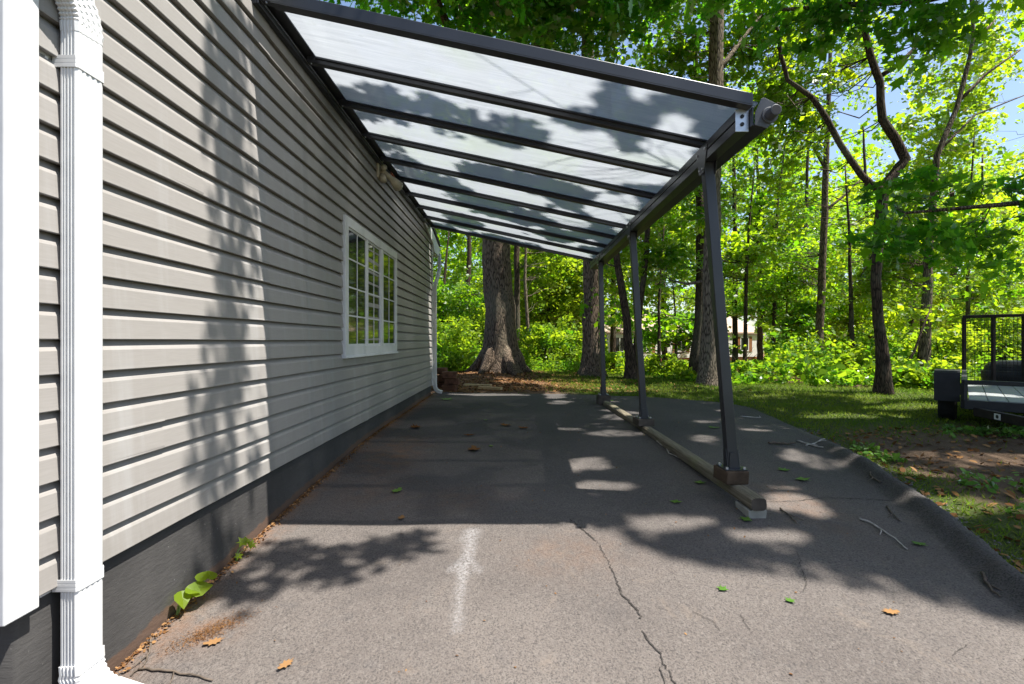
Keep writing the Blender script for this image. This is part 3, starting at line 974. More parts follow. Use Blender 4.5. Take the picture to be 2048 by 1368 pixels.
# ------------------------------------------------------------------ landscaping by the far house corner
pv = [(-1.24, 9.25, 0, 'lowest dark brown retaining block in the stack by the far downspout'), (-1.20, 9.27, 1, 'middle dark brown retaining block in the stack by the far downspout'),
      (-1.25, 9.24, 2, 'topmost brown retaining block of the stack by the far downspout')]
g0 = float(ground_z(-1.2, 9.3))
for i, (x, y, k, lb) in enumerate(pv):
    rough_box('retaining_block', R(x - .14, y - .1, g0 - .02 + k * .125), R(x + .13, y + .12, g0 + .1 + k * .125), M['paver_brown'], lb, 'block', 'retaining blocks by the house corner', 20 + i, .012, .1 * (i - 1))
for i, (x, y, k, lb) in enumerate([(-1.42, 9.55, 0, 'brown retaining block low behind the stack, nearest the house wall'), (-1.43, 9.53, 1, 'brown retaining block resting on the one behind the stack by the wall'), (-1.45, 9.56, 2, 'brown retaining block highest behind the stack beside the wall')]):
    rough_box('retaining_block', R(x - .1, y - .1, g0 + k * .14), R(x + .1, y + .12, g0 + .125 + k * .14), M['paver_brown'], lb, 'block', 'retaining blocks by the house corner', 40 + i, .012, -.1)
p0, p1 = P(958, 778, 9.35), P(1003, 784, 9.15)
z0 = float(ground_z(-.5, 9.3)) + EYE
MB().bar((p0.x, p0.y, z0 + .035), (p1.x, p1.y, z0 + .03), .10, .05).build('edging_plank', M['plank_tan'], bevel=.005)
tag(bpy.data.objects['edging_plank'], 'short tan wooden plank lying at the asphalt edge before the big oak', 'plank')
o = MB().bar(R(-1.08, 10.4, float(ground_z(-1, 10.4)) + .03), R(-.5, 10.1, float(ground_z(-.5, 10.1)) + .03), .10, .05).build('edging_plank', M['plank_tan'], bevel=.005)
tag(o, 'longer tan plank half sunk in leaf litter between the brown blocks and the oak', 'plank')

# ------------------------------------------------------------------ trailer
tr = thing('utility_trailer', R(5.0, 5.4, float(ground_z(5, 5.4))), 'black open utility trailer with raised mesh tailgate parked on the dirt', 'trailer')
O3 = Vector((5.0, 5.4, EYE - 1.02)); e2 = Vector((.68, .734, 0)).normalized(); e1 = Vector((e2.y, -e2.x, 0)); e3 = Vector((0, 0, 1))


def L(a, b, c): return O3 + e1 * a + e2 * b + e3 * c


def lbar(mb, a, b, w_, h_): mb.bar(L(*a), L(*b), w_, h_)


mb = MB()
W_, LN = 1.5, 2.6
for a, b in (((0, 0, .31), (W_, 0, .31)), ((0, LN, .31), (W_, LN, .31)), ((0, .05, .31), (0, LN - .05, .31)), ((W_, .05, .31), (W_, LN - .05, .31))): lbar(mb, a, b, .06, .10)
for a, b in (((0, 0, .56), (W_, 0, .56)), ((0, 0.03, .56), (0, LN, .56)), ((W_, 0.03, .56), (W_, LN, .56))): lbar(mb, a, b, .05, .045)
for a, b in ((0, 0), (W_, 0), (.75, 0), (0, 1.3), (W_, 1.3), (0, LN), (W_, LN)): mb.bar(L(a, b, .36), L(a, b, .54), .045, .045, (0, 1, 0))
mb.build('frame', M['black_paint'], tr, bevel=.004)
mb = MB()
for i in range(9):
    a = .04 + i * (W_ - .08) / 9
    mb.hexa([L(a, .04, .345), L(a + .15, .04, .345), L(a + .15, LN - .04, .345), L(a, LN - .04, .345), L(a, .04, .365), L(a + .15, .04, .365), L(a + .15, LN - .04, .365), L(a, LN - .04, .365)])
mb.build('deck', M['deck_grey'], tr)
mb = MB(); lbar(mb, (.10, -.02, .24), (.75, -1.2, .24), .06, .09); lbar(mb, (W_ - .10, -.02, .24), (.75, -1.2, .24), .06, .09); mb.tube([L(.75, -1.2, .26), L(.75, -1.35, .26)], .03, 10)
tg = mb.build('tongue', M['rust_black'], tr, bevel=.003)
q = Vector((.65, -1.18, 0)).normalized()
c0 = O3 + e1 * .28 + e2 * -.35 + e3 * .24 + (e1 * q.x + e2 * q.y) * .0
nrm_ = -(e1 * -q.y + e2 * q.x)
if nrm_.dot(Vector((-1, -1, 0))) < 0: nrm_ = -nrm_
tdir = (e1 * q.x + e2 * q.y)
cc_ = c0 + nrm_ * .034
MB().prism([cc_ - tdir * .045 - e3 * .03, cc_ + tdir * .045 - e3 * .03, cc_ + tdir * .045 + e3 * .03, cc_ - tdir * .045 + e3 * .03], nrm_ * .002).build('sticker', M['sticker_white'], tg)
MB().tube([cc_ + nrm_ * .002, cc_ + nrm_ * .0035], .02, 14).build('emblem', M['black_paint'], tg)
for s_, a in ((-1, -.155), (1, W_ + .155)):
    mb = MB()
    arc = [(-.36, .30), (-.34, .58), (-.26, .64), (.26, .64), (.34, .58), (.36, .30)]
    for (b0_, z0_), (b1_, z1_) in zip(arc[:-1], arc[1:]):
        mb.hexa([L(a - .12, .95 + b0_, z0_), L(a + .12, .95 + b0_, z0_), L(a + .12, .95 + b1_, z1_), L(a - .12, .95 + b1_, z1_), L(a - .12, .95 + b0_, z0_ + .006), L(a + .12, .95 + b0_, z0_ + .006), L(a + .12, .95 + b1_, z1_ + .006), L(a - .12, .95 + b1_, z1_ + .006)])
    mb.prism([L(a - .12 * s_ * -1, .95 + x_, z_) for x_, z_ in arc] + [L(a + .12 * s_, .95 + .31, .30), L(a + .12 * s_, .95 + .26, .52), L(a + .12 * s_, .95 - .26, .52), L(a + .12 * s_, .95 - .31, .30)], e1 * .005)
    mb.hexa([L(a - .12, .58, .28), L(a + .12, .58, .28), L(a + .12, .592, .28), L(a - .12, .592, .28), L(a - .12, .58, .63), L(a + .12, .58, .63), L(a + .12, .592, .63), L(a - .12, .592, .63)])
    mb.build('fender', M['black_paint'], tr)
    mb = MB(); n = 28; secw = [(-.09, .20), (-.09, .27), (-.07, .295), (.07, .295), (.09, .27), (.09, .20)]
    vs_ = []; fs_ = []
    for i in range(n):
        an = 2 * math.pi * i / n
        for (aa, rr_) in secw: vs_.append(L(a + aa, .95 + rr_ * math.cos(an), .295 + rr_ * math.sin(an)))
    m_ = len(secw)
    for i in range(n):
        for k in range(m_):
            fs_.append((i * m_ + k, i * m_ + (k + 1) % m_, ((i + 1) % n) * m_ + (k + 1) % m_, ((i + 1) % n) * m_ + k))
    mb.add(vs_, fs_); wh = mb.build('wheel', M['rubber'], tr)
    MB().tube([L(a - .06, .95, .295), L(a + .06, .95, .295)], .205, 24).build('rim', M['bare_metal'], wh)
mb = MB()
GH0, GH1 = .37, 1.36
gb = LN + .06
for a in (0, .315, .63, .945, 1.26, W_): mb.bar(L(a, gb, GH0), L(a, gb, GH1), .04, .04, (0, 1, 0))
lbar(mb, (-.02, gb, GH1 + .02), (W_ + .02, gb, GH1 + .02), .045, .045); lbar(mb, (0, gb, GH0), (W_, gb, GH0), .04, .04)
gate = mb.build('tailgate', M['rust_black'], tr, bevel=.003)
mb = MB()
for i in range(1, 27): mb.bar(L(0, gb + .022, GH0 + i * .0367), L(W_, gb + .022, GH0 + i * .0367), .0042, .0042)
for i in range(1, 40): mb.bar(L(i * W_ / 40, gb + .028, GH0), L(i * W_ / 40, gb + .028, GH1), .0035, .0035, (0, 1, 0))
mb.build('mesh', M['rust_black'], gate)

bn = thing('storage_bin', tuple(O3 + e1 * .55 + e2 * 3.6), 'rounded black lidded bin standing behind the trailer gate', 'bin')
bc = O3 + e1 * .62 + e2 * 3.6
mb = MB()
vs_ = []; fs_ = []
lev = [(0, .30), (.05, .33), (.5, .36), (.58, .37), (.60, .34), (.66, .33), (.72, .28), (.75, .18), (.76, .02)]
n = 24
for z, r_ in lev:
    for k in range(n):
        an = 2 * math.pi * k / n; ca, sa = math.cos(an), math.sin(an)
        q_ = (abs(ca) ** 4 + abs(sa) ** 4) ** -.25
        vs_.append(bc + e1 * ca * q_ * r_ * 1.15 + e2 * sa * q_ * r_ + e3 * (z - .05))
for i in range(len(lev) - 1):
    for k in range(n): fs_.append((i * n + k, i * n + (k + 1) % n, (i + 1) * n + (k + 1) % n, (i + 1) * n + k))
fs_.append(tuple((len(lev) - 1) * n + k for k in range(n)))
nb = 4 * n
mb.add(vs_[:5 * n], fs_[:nb]); mb.build('body', M['black_paint'], bn, True)
mb = MB(); mb.add(vs_[4 * n:], [tuple(i - 4 * n for i in f) for f in fs_[nb:]]); mb.build('lid', M['black_paint'], bn, True)

# ------------------------------------------------------------------ neighbour's house
hb = Vector((7.2, 42, EYE - 3.4)); ang = math.radians(21)
ex = Vector((math.cos(ang), math.sin(ang), 0)); ey = Vector((-math.sin(ang), math.cos(ang), 0))
nh = thing('neighbour_house', hb, 'white ranch house with brown shutters seen through the trees', 'house')


def Hh(a, b, c): return hb + ex * a + ey * b + Vector((0, 0, c))


def hbox(mb, a, b):
    (x0, y0, z0), (x1, y1, z1) = a, b
    return mb.hexa([Hh(x0, y0, z0), Hh(x1, y0, z0), Hh(x1, y1, z0), Hh(x0, y1, z0), Hh(x0, y0, z1), Hh(x1, y0, z1), Hh(x1, y1, z1), Hh(x0, y1, z1)])


HL = 18.6
hbox(MB(), (0, .3, -.5), (HL, 9, 1.75)).build('basement_wall', M['house_brick'], nh)
mb = MB(); hbox(mb, (0, 0, 1.8), (HL, 9, 4.05))
for i in range(18): hbox(mb, (0, -.02, 1.8 + i * .125), (HL, -.001, 1.8 + i * .125 + .105))
mb.build('wall', M['house_white'], nh)
MB().prism([Hh(-.4, -.18, 4.06), Hh(-.4, 9.2, 4.06), Hh(-.4, 9.2, 4.2), Hh(-.4, 4.5, 6.15), Hh(-.4, -.18, 4.2)], ex * (HL + .8)).build('roof', M['house_roof'], nh)
for a in (1.6, 4.4, 8.3, 12.6, 16.0):
    mb = MB()
    for x0, x1, z0, z1 in ((a, a + 1.1, 2.35, 2.45), (a, a + 1.1, 3.65, 3.75), (a, a + .08, 2.45, 3.65), (a + 1.02, a + 1.1, 2.45, 3.65), (a + .51, a + .59, 2.45, 3.65)): hbox(mb, (x0, -.07, z0), (x1, -.022, z1))
    wf = mb.build('window', M['house_white'], nh)
    hbox(MB(), (a + .08, -.04, 2.45), (a + 1.02, -.021, 3.65)).build('pane', M['glass'], wf)
    for s0 in (a - .42, a + 1.14):
        hbox(MB(), (s0, -.06, 2.3), (s0 + .38, -.022, 3.8)).build('shutter', M['house_brown'], nh)
hbox(MB(), (10.6, .20, -.4), (11.5, .298, 1.6)).build('door', M['house_brown'], nh)
mb = MB()
for a in (.4, 6.5, 14.2, HL - .6): hbox(mb, (a, -.02, -.5), (a + .2, .18, 1.795))
mb.build('porch_post', M['house_brown'], nh)

# ------------------------------------------------------------------ leaves
QUAD = np.array([(-.5, 0, 0), (-.05, -.33, .07), (.5, 0, -.03), (-.05, .33, .07)])
HEXA = np.array([(-.5, 0, 0), (-.22, -.27, .05), (.18, -.26, .05), (.52, 0, -.06), (.18, .26, .05), (-.22, .27, .05)])
def star(lobes):
    pts = []
    for a, r in lobes: pts.append((r * math.cos(math.radians(a)), r * math.sin(math.radians(a)), .10 * abs(math.sin(math.radians(a))) * r - .05 * max(0, math.cos(math.radians(a))) * r))
    return np.array(pts)
MAPLE = star([(0, .58), (14, .30), (30, .36), (52, .56), (70, .27), (88, .30), (112, .44), (150, .22), (180, .20), (210, .22), (248, .44), (272, .30), (290, .27), (308, .56), (330, .36), (346, .30)])
OAKL = star([(0, .62), (10, .36), (24, .46), (40, .28), (62, .40), (88, .20), (118, .36), (142, .22), (164, .44), (180, .46), (196, .44), (218, .22), (242, .36), (272, .20), (298, .40), (320, .28), (336, .46), (350, .36)])


def unit(a): return a / np.maximum(np.linalg.norm(a, axis=-1, keepdims=True), 1e-9)


def leaf_verts(Pc, N, S_, shape, yaw=None):
    n = len(Pc)
    ref = rng.normal(size=(n, 3)) if yaw is None else yaw
    U = unit(np.cross(N, ref)); Vv = np.cross(N, U)
    s = shape[None] * S_[:, None, None]
    return Pc[:, None, :] + s[:, :, 0:1] * U[:, None] + s[:, :, 1:2] * Vv[:, None] + s[:, :, 2:3] * N[:, None]


SH = np.array(SUN)


def shade_keep(Pc):
    """where the crown must let the sun through: the driveway opening and the holes over the carport"""
    h = Pc[:, 2] - (EYE - 1.1)
    gx_ = Pc[:, 0] - h * SH[0] / SH[2]; gy_ = Pc[:, 1] - h * SH[1] / SH[2]
    keep = np.ones(len(Pc), bool)
    edge = 2.86 - .48 * np.clip(gx_ - .3, 0, 9) + (fbm(gx_ * 2.0, gy_ * 2.0, 101) - .5) * .5 * np.clip((gx_ + .1) / .5, .05, 1) + .16 * (gx_ < .2)
    keep &= ~((gy_ < edge) & (gx_ < 4.2) & (gy_ > -6))
    roof = (gx_ < .42) & (gx_ > -4) & (gy_ > 2.2) & (gy_ < 8.8)
    hole = fbm(gx_ * 1.9, gy_ * 1.9, 111, 3)
    keep &= ~(roof & (hole > .53 - .01 * (gy_ < 5)))
    right = (gx_ >= .42) & (gx_ < 6) & (gy_ < 9) 
    keep &= ~(right & (fbm(gx_ * 1.6, gy_ * 2.2, 121, 2) > .72))
    if h.max() > 0:
        for cx, cyy, sx, sy in ((-1.3, 13.1, 2.0, .75), (1.2, 12.6, 1.2, .5), (4.5, 13.0, 3.2, 1.0), (4.2, 10.0, 3.6, .9), (1.0, 11.0, 1.6, .6), (7.5, 8.6, 2.2, .45), (4.3, 4.4, .7, .3), (3.7, 3.05, .5, .3), (5.6, 3.8, .6, .25), (4.4, 6.3, .8, .2), (6.0, 7.2, .9, .25), (3.2, 2.4, .4, .2), (-.2, 15.6, 4.0, 2.2), (2.6, 14.4, 2.2, 1.3), (6.5, 11.2, 2.6, .9), (9.6, 11.0, 2.4, 1.0), (9, 14.5, 3, 1.2)):
            q_ = ((gx_ - cx) / sx) ** 2 + ((gy_ - cyy) / sy) ** 2
            keep &= ~((q_ < .75 + .5 * fbm(gx_ * 1.1, gy_ * 1.1, 191, 2)) & (h > 1.9) & (fbm(gx_ * 1.7, gy_ * 1.7, 193, 2) > .36))
    for cx, cyy, sx, sy in ((.62, 3.55, .28, .13), (1.02, 5.2, .35, .16), (.95, 2.95, .3, .12), (1.45, 2.78, .25, .1), (2.6, 5.4, .2, .12), (1.95, 3.5, .14, .07)):
        keep &= ~((((gx_ - cx) / sx) ** 2 + ((gy_ - cyy) / sy) ** 2) < 1)
    return keep


def sight_keep(Pc):
    """the clearing in the woods in front of the neighbour's house"""
    x, y, z = Pc[:, 0], Pc[:, 1], Pc[:, 2] - EYE
    r = x / np.maximum(y, .1); e = z / np.maximum(y, .1)
    inn = (y > 11.2) & (y < 41.3 + (x - 7.2) * .384) & (r > .19) & (r < .515) & (e < .052 + .03 * (fbm(r * 30, y * .2, 131) - .5)) & (e > -.085)
    return ~(inn & (fbm(r * 26, e * 40 + y * .02, 135, 2) > .38))


def house_sun(Pc):
    """the open sky above the neighbour's front yard"""
    h = Pc[:, 2] - (EYE - 1.0)
    gx_ = Pc[:, 0] - h * SH[0] / SH[2]; gy_ = Pc[:, 1] - h * SH[1] / SH[2]
    la = (gx_ - hb.x) * ex.x + (gy_ - hb.y) * ex.y; lb_ = (gx_ - hb.x) * ey.x + (gy_ - hb.y) * ey.y
    return ~((la > 4) & (la < HL + 1) & (lb_ > -4) & (lb_ < 4) & (h > 4) & (fbm(gx_ * .5, gy_ * .5, 211) > .36))


def spray_leaves(C, rad, nper, size, tint0, flat=.28, jit=.5, outward=None):
    """C: spray centres (n,3). returns positions, normals, sizes, tints"""
    n = len(C)
    dn = np.zeros((n, 3)); dn[:, 2] = 1
    dn = unit(dn + rng.normal(size=(n, 3)) * .38 + (0 if outward is None else outward * .35))
    a = unit(np.cross(dn, rng.normal(size=(n, 3)))); b = np.cross(dn, a)
    el = rng.uniform(.55, 1.0, n)
    rr = np.sqrt(rng.random((n, nper))); th = rng.random((n, nper)) * 2 * np.pi
    R_ = (rad if np.ndim(rad) else np.full(n, rad))[:, None]
    off = (rr * np.cos(th) * R_)[..., None] * a[:, None] + (rr * np.sin(th) * R_ * el[:, None])[..., None] * b[:, None] + (rng.normal(size=(n, nper)) * flat * R_ * .5)[..., None] * dn[:, None]
    Pc = C[:, None] + off
    Pc[..., 2] -= .25 * rr ** 2 * R_
    N = unit(dn[:, None] + rng.normal(size=(n, nper, 3)) * jit)
    T = np.clip(tint0 + rng.normal(size=(n, 1)) * .24 + rng.normal(size=(n, nper)) * .14, 0, 1)
    Sz = size * np.clip(np.exp(rng.normal(0, .33, (n, nper))), .4, 1.9) * rng.uniform(.85, 1.15, (n, 1))
    return Pc.reshape(-1, 3), N.reshape(-1, 3), Sz.ravel(), T.ravel()


def ell_points(c, r, n, shell=.45):
    d = unit(rng.normal(size=(n, 3)))
    u = rng.random(n) ** shell
    d2 = d * u[:, None]
    return np.array(c)[None] + d2 * np.array(r)[None], d


TREES = 0


def tree(name, label, trunk, crowns, limbs=(), leaf=.13, nper=54, srad=.55, tint=.45, mat='leaf', barkm='bark', shape=QUAD, sides=12, group='woodland trees', twigs=True, jit=.5, flare=1.5, roots=0, shafts=0, extra=None, sight=True):
    """trunk: list of (point, radius). crowns: (x,y,z_rel,rx,ry,rz,n_sprays)"""
    base = Vector(trunk[0][0])
    t = thing(name, base, label, 'tree', group)
    mb = MB()

    def smooth(pl, jitter=.35):
        out = []
        for (a, ra), (b, rb) in zip(pl[:-1], pl[1:]):
            a = Vector(a); b = Vector(b); m = max(2, int((b - a).length / .45))
            for i in range(m):
                f = i / m
                out.append((a.lerp(b, f) + Vector((random.uniform(-1, 1), random.uniform(-1, 1), 0)) * (ra * jitter * .35), ra + (rb - ra) * f))
        out.append((Vector(pl[-1][0]), pl[-1][1]))
        return out
    tp = smooth(trunk)
    # flare at the root collar
    r0 = trunk[0][1]
    fl_ = [(base + Vector((0, 0, -.25)), r0 * flare * 1.15), (base + Vector((0, 0, .02)), r0 * flare), (base + Vector((0, 0, .22)), r0 * (1 + (flare - 1) * .45)), (base + Vector((0, 0, .5)), r0 * (1 + (flare - 1) * .12))]
    tp = fl_ + [q_ for q_ in tp if q_[0].z > base.z + .7]
    mb.tube([a for a, _ in tp], [b for _, b in tp], sides, True, .05)
    for k in range(roots):
        an = 2 * math.pi * k / roots + random.uniform(-.2, .2)
        d_ = Vector((math.cos(an), math.sin(an), 0))
        ln = r0 * random.uniform(1.35, 1.75)
        pr = [base + d_ * r0 * .62 + Vector((0, 0, r0 * 1.5)), base + d_ * r0 * 1.02 + Vector((0, 0, r0 * .62)), base + d_ * ln * .82 + Vector((0, 0, r0 * .18)), base + d_ * ln * 1.2 + Vector((0, 0, -.08))]
        mb.tube(pr, [r0 * .30, r0 * .38, r0 * .28, r0 * .10], 10, True, .05)
    allp = list(tp)
    for lb in limbs:
        lp = smooth(lb, .5)
        mb.tube([a for a, _ in lp], [b for _, b in lp], 8, True, .06)
        allp += lp
    node = np.array([tuple(a) for a, _ in allp]); nrad = np.array([b for _, b in allp])
    Cs = []; Os = []
    for (x, y, z, rx, ry, rz, n_) in crowns:
        if not (extra is not None): n_ = int(n_ * 1.3)
        c_, d_ = ell_points((x, y, z + EYE), (rx, ry, rz), n_)
        Cs.append(c_); Os.append(d_)
    C = np.concatenate(Cs); Od = np.concatenate(Os)
    ok = shade_keep(C) & (sight_keep(C) if sight else True)
    if extra is None:
        hh_ = C[:, 2] - EYE + 1
        fx_, lim_ = (.30, shafts) if shafts else (.42, .60)
        sh_ = fbm((C[:, 0] - hh_ * SH[0] / SH[2]) * fx_, (C[:, 1] - hh_ * SH[1] / SH[2]) * fx_, 181, 2)
        ok &= ~((sh_ > lim_) & (C[:, 2] > EYE + (2.2 if shafts else 3.4)) & (C[:, 1] > 9.3))
        ok &= house_sun(C)
    ok &= C[:, 2] > ground_z(C[:, 0], C[:, 1]) + EYE + .25
    C = C[ok]; Od = Od[ok]
    if twigs:
        for c_ in C[:: 2 if len(C) > 120 else 1]:
            # branch joins below and inside the spray
            d2 = np.linalg.norm(node - c_, axis=1) + np.where(node[:, 2] > c_[2] - .1, 2.5, 0)
            j = int(np.argmin(d2))
            a = Vector(node[j]); b = Vector(c_); ln = (b - a).length
            if ln > 2.3: continue
            wob = lambda f: Vector((random.uniform(-f, f), random.uniform(-f, f), random.uniform(-f * .3, f))) * ln
            r1 = min(nrad[j] * .35, .004 + .0045 * ln)
            mb.tube([a, a.lerp(b, .25) + wob(.07) - Vector((0, 0, .06 * ln)), a.lerp(b, .5) + wob(.09), a.lerp(b, .78) + wob(.07), b], [r1, r1 * .85, r1 * .65, r1 * .45, .003], 4, False)
    mb.build('trunk', M[barkm], t, True)
    Pc, N, Sz, T = spray_leaves(C, srad * rng.uniform(.6, 1.25, len(C)), nper, leaf, tint, outward=Od, jit=jit)
    k2 = shade_keep(Pc) & (sight_keep(Pc) if sight else True)
    Pc, N, Sz, T = Pc[k2], N[k2], Sz[k2], T[k2]
    if extra is not None:
        Pc, N, Sz, T = (np.concatenate([a_, b_]) for a_, b_ in zip((Pc, N, Sz, T), extra))
    np_mesh('crown', leaf_verts(Pc, N, Sz, shape), len(shape), M[mat], t, {'tint': ('FACE', T)})
    return t


def gp(px, py, Y, r):
    return (P(px, py, Y), r)


def base_at(px, Y):
    x = (px - VX) / F * Y
    return Vector((x, Y, EYE + float(ground_z(x, Y))))


# --- the big trunk behind the carport
b = base_at(1001, 13)
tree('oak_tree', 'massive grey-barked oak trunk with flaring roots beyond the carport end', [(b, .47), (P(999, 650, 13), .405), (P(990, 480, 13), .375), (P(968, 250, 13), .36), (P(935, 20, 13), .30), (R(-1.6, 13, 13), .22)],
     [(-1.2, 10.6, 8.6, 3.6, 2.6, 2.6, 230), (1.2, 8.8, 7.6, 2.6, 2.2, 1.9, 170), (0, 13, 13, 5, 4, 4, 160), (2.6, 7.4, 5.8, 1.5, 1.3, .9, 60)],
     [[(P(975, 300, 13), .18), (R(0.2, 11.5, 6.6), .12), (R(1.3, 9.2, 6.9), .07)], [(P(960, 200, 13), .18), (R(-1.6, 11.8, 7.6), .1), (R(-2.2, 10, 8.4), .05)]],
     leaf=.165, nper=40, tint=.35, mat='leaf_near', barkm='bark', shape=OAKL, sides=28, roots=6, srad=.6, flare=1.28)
b = base_at(1035, 16.5)
tree('slim_dark_tree', 'slim near-black trunk standing just behind the massive oak', [(b, .11), (P(1034, 600, 16.5), .10), (P(1032, 300, 16.5), .085), (R(0, 16.5, 11), .05)],
     [(.2, 17.5, 7, 3, 2.4, 4, 150)], barkm='bark_dark', tint=.55)
b = base_at(1184, 12.4)
tree('straight_tree', 'straight brown trunk rising behind the farthest carport post', [(b, .25), (P(1183, 640, 12.4), .215), (P(1182, 525, 12.4), .205), (P(1178, 250, 12.4), .18), (R(1.8, 12.4, 11), .12)],
     [(2.2, 13.2, 8.2, 3.2, 2.6, 2.6, 200), (1.6, 15, 4.6, 2.0, 1.5, 1.4, 60)], [[(P(1183, 420, 12.4), .07), (R(2.6, 13, 4.4), .05), (R(3.2, 13.4, 5.4), .03)]],
     leaf=.14, tint=.4, sides=20, roots=5)
b = base_at(1262, 11.6)
tree('twin_stem_tree', 'dark crooked twin-stemmed tree between the middle and far posts', [(b, .125), (P(1253, 640, 11.6), .095), (P(1240, 560, 11.6), .085), (P(1232, 500, 11.6), .08), (P(1222, 330, 11.6), .06), (R(2.2, 11.6, 7.5), .04)],
     [(3.0, 12.2, 6.4, 2.4, 2.0, 2.4, 140), (2.9, 12.6, 2.8, 1.5, 1.0, 1.0, 55), (2.4, 12.4, 1.2, .9, .7, .7, 20)],
     [[(b + Vector((.10, 0, .1)), .10), (P(1277, 640, 11.6), .075), (P(1288, 560, 11.6), .075), (P(1295, 480, 11.6), .07), (P(1300, 300, 11.6), .05), (R(3.4, 12, 7.2), .03)],
      [(P(1235, 535, 11.6), .02), (P(1210, 525, 11.8), .012)]], leaf=.13, tint=.38, barkm='bark_dark', sides=10)
b = base_at(1417, 10.4)
tree('pale_lichen_tree', 'tall lichen-flecked trunk right behind the front carport post', [(b, .19), (P(1420, 640, 10.4), .17), (P(1424, 480, 10.4), .16), (P(1430, 200, 10.4), .155), (P(1434, 0, 10.4), .14), (R(4.4, 10.4, 12), .1)],
     [(3.4, 11.6, 7.4, 2.4, 2.0, 2.2, 170), (5.0, 11.4, 6.4, 1.8, 1.6, 1.8, 110), (4.2, 12.2, 3.4, 1.4, .9, 1.1, 50), (3.5, 11.8, 1.9, .9, .7, .6, 26), (4.1, 11, 10, 4, 3.4, 2.4, 110)],
     [[(P(1424, 560, 10.4), .05), (P(1375, 568, 10.8), .03), (P(1340, 560, 11.2), .015)], [(P(1430, 150, 10.4), .06), (P(1500, 60, 10.8), .04), (P(1560, -20, 11), .02)]],
     leaf=.13, tint=.45, barkm='bark_pale', sides=16)
b = base_at(1394, 12.2)
tree('shadowed_tree', 'dark shaded trunk leaning close behind the lichen-flecked trunk', [(b, .17), (P(1400, 640, 12.2), .13), (P(1402, 480, 12.2), .11), (P(1398, 300, 12.2), .09), (R(4.5, 12.2, 8), .05)],
     [(4.3, 13.2, 5.8, 2.2, 1.8, 2.2, 110), (3.6, 13.0, .9, .8, .6, .5, 18)], barkm='bark_dark', tint=.4)
b = base_at(1545, 17.5)
tree('thin_maple', 'thin dark maple stem beside the neighbour house end', [(b, .075), (P(1550, 600, 17.5), .07), (P(1553, 470, 17.5), .06), (P(1556, 400, 17.5), .045), (R(9.8, 17.5, 7.5), .025)],
     [(9.5, 17.5, 4.2, 1.9, 1.6, 1.9, 110), (9.4, 18.5, 1.4, 1.6, 1.2, .9, 36)], [[(P(1553, 480, 17.5), .03), (P(1590, 440, 17.5), .015)], [(P(1553, 460, 17.5), .03), (P(1520, 420, 17.5), .015)]], barkm='bark_dark', tint=.2, leaf=.13)
b = base_at(1638, 15)
tree('brown_tree', 'slender upright brown trunk left of the forked tree', [(b, .13), (P(1642, 600, 15), .11), (P(1648, 450, 15), .10), (P(1650, 400, 15), .095), (P(1655, 250, 15), .07), (R(9.8, 15, 10), .04)],
     [(9.6, 16.2, 6.6, 2.4, 1.8, 3.0, 160), (9.0, 15.8, 2.8, 1.5, 1.0, 1.1, 40), (10.5, 16.4, 9.8, 3.4, 2.0, 1.8, 130), (8.0, 16, 8.5, 2.2, 1.6, 1.6, 80)], [[(P(1652, 420, 15), .05), (P(1690, 390, 15), .03), (P(1720, 360, 15), .02)], [(P(1652, 340, 15), .05), (P(1625, 290, 15), .03)]], tint=.5, sides=12)
b = base_at(1766, 8.9)
tree('forked_tree', 'crooked tree forking into two sinuous limbs at the woodland edge', [(b, .115), (P(1770, 735, 8.9), .10), (P(1757, 640, 8.9), .088), (P(1750, 560, 8.9), .085), (P(1758, 460, 8.9), .085), (P(1768, 378, 8.9), .095), (P(1790, 345, 8.9), .085), (P(1810, 318, 8.9), .085), (P(1792, 278, 8.9), .08), (P(1764, 239, 8.9), .07), (P(1760, 167, 8.9), .066), (P(1741, 112, 8.9), .06), (P(1720, 20, 8.9), .045)],
     [(7.4, 10.6, 4.6, 2.6, 1.4, 1.7, 150), (5.6, 10.2, 5.2, 1.5, 1.2, 1.2, 75), (8.4, 10.8, 2.8, 1.6, 1.0, 1.0, 60), (6.2, 10.6, 2.6, .9, .8, .7, 24), (7.8, 11.0, 6.9, 2.6, 1.4, 1.2, 100), (5.6, 11.0, 7.2, 1.6, 1.2, .9, 50)],
     [[(P(1768, 382, 8.9), .07), (P(1745, 372, 8.9), .062), (P(1724, 352, 8.9), .058), (P(1680, 289, 8.9), .052), (P(1656, 240, 8.9), .05), (P(1624, 194, 8.9), .046), (P(1575, 160, 8.9), .038), (P(1562, 110, 8.9), .036), (P(1558, 67, 8.9), .03), (P(1540, 20, 8.9), .02)],
      [(P(1764, 150, 8.9), .045), (P(1800, 128, 8.9), .04), (P(1840, 85, 9), .03), (P(1880, 40, 9), .02)],
      [(P(1750, 500, 8.9), .014), (P(1720, 555, 8.8), .008)]],
     leaf=.115, tint=.62, barkm='bark_dark', sides=12, srad=.5, mat='leaf')
b = base_at(1848, 11)
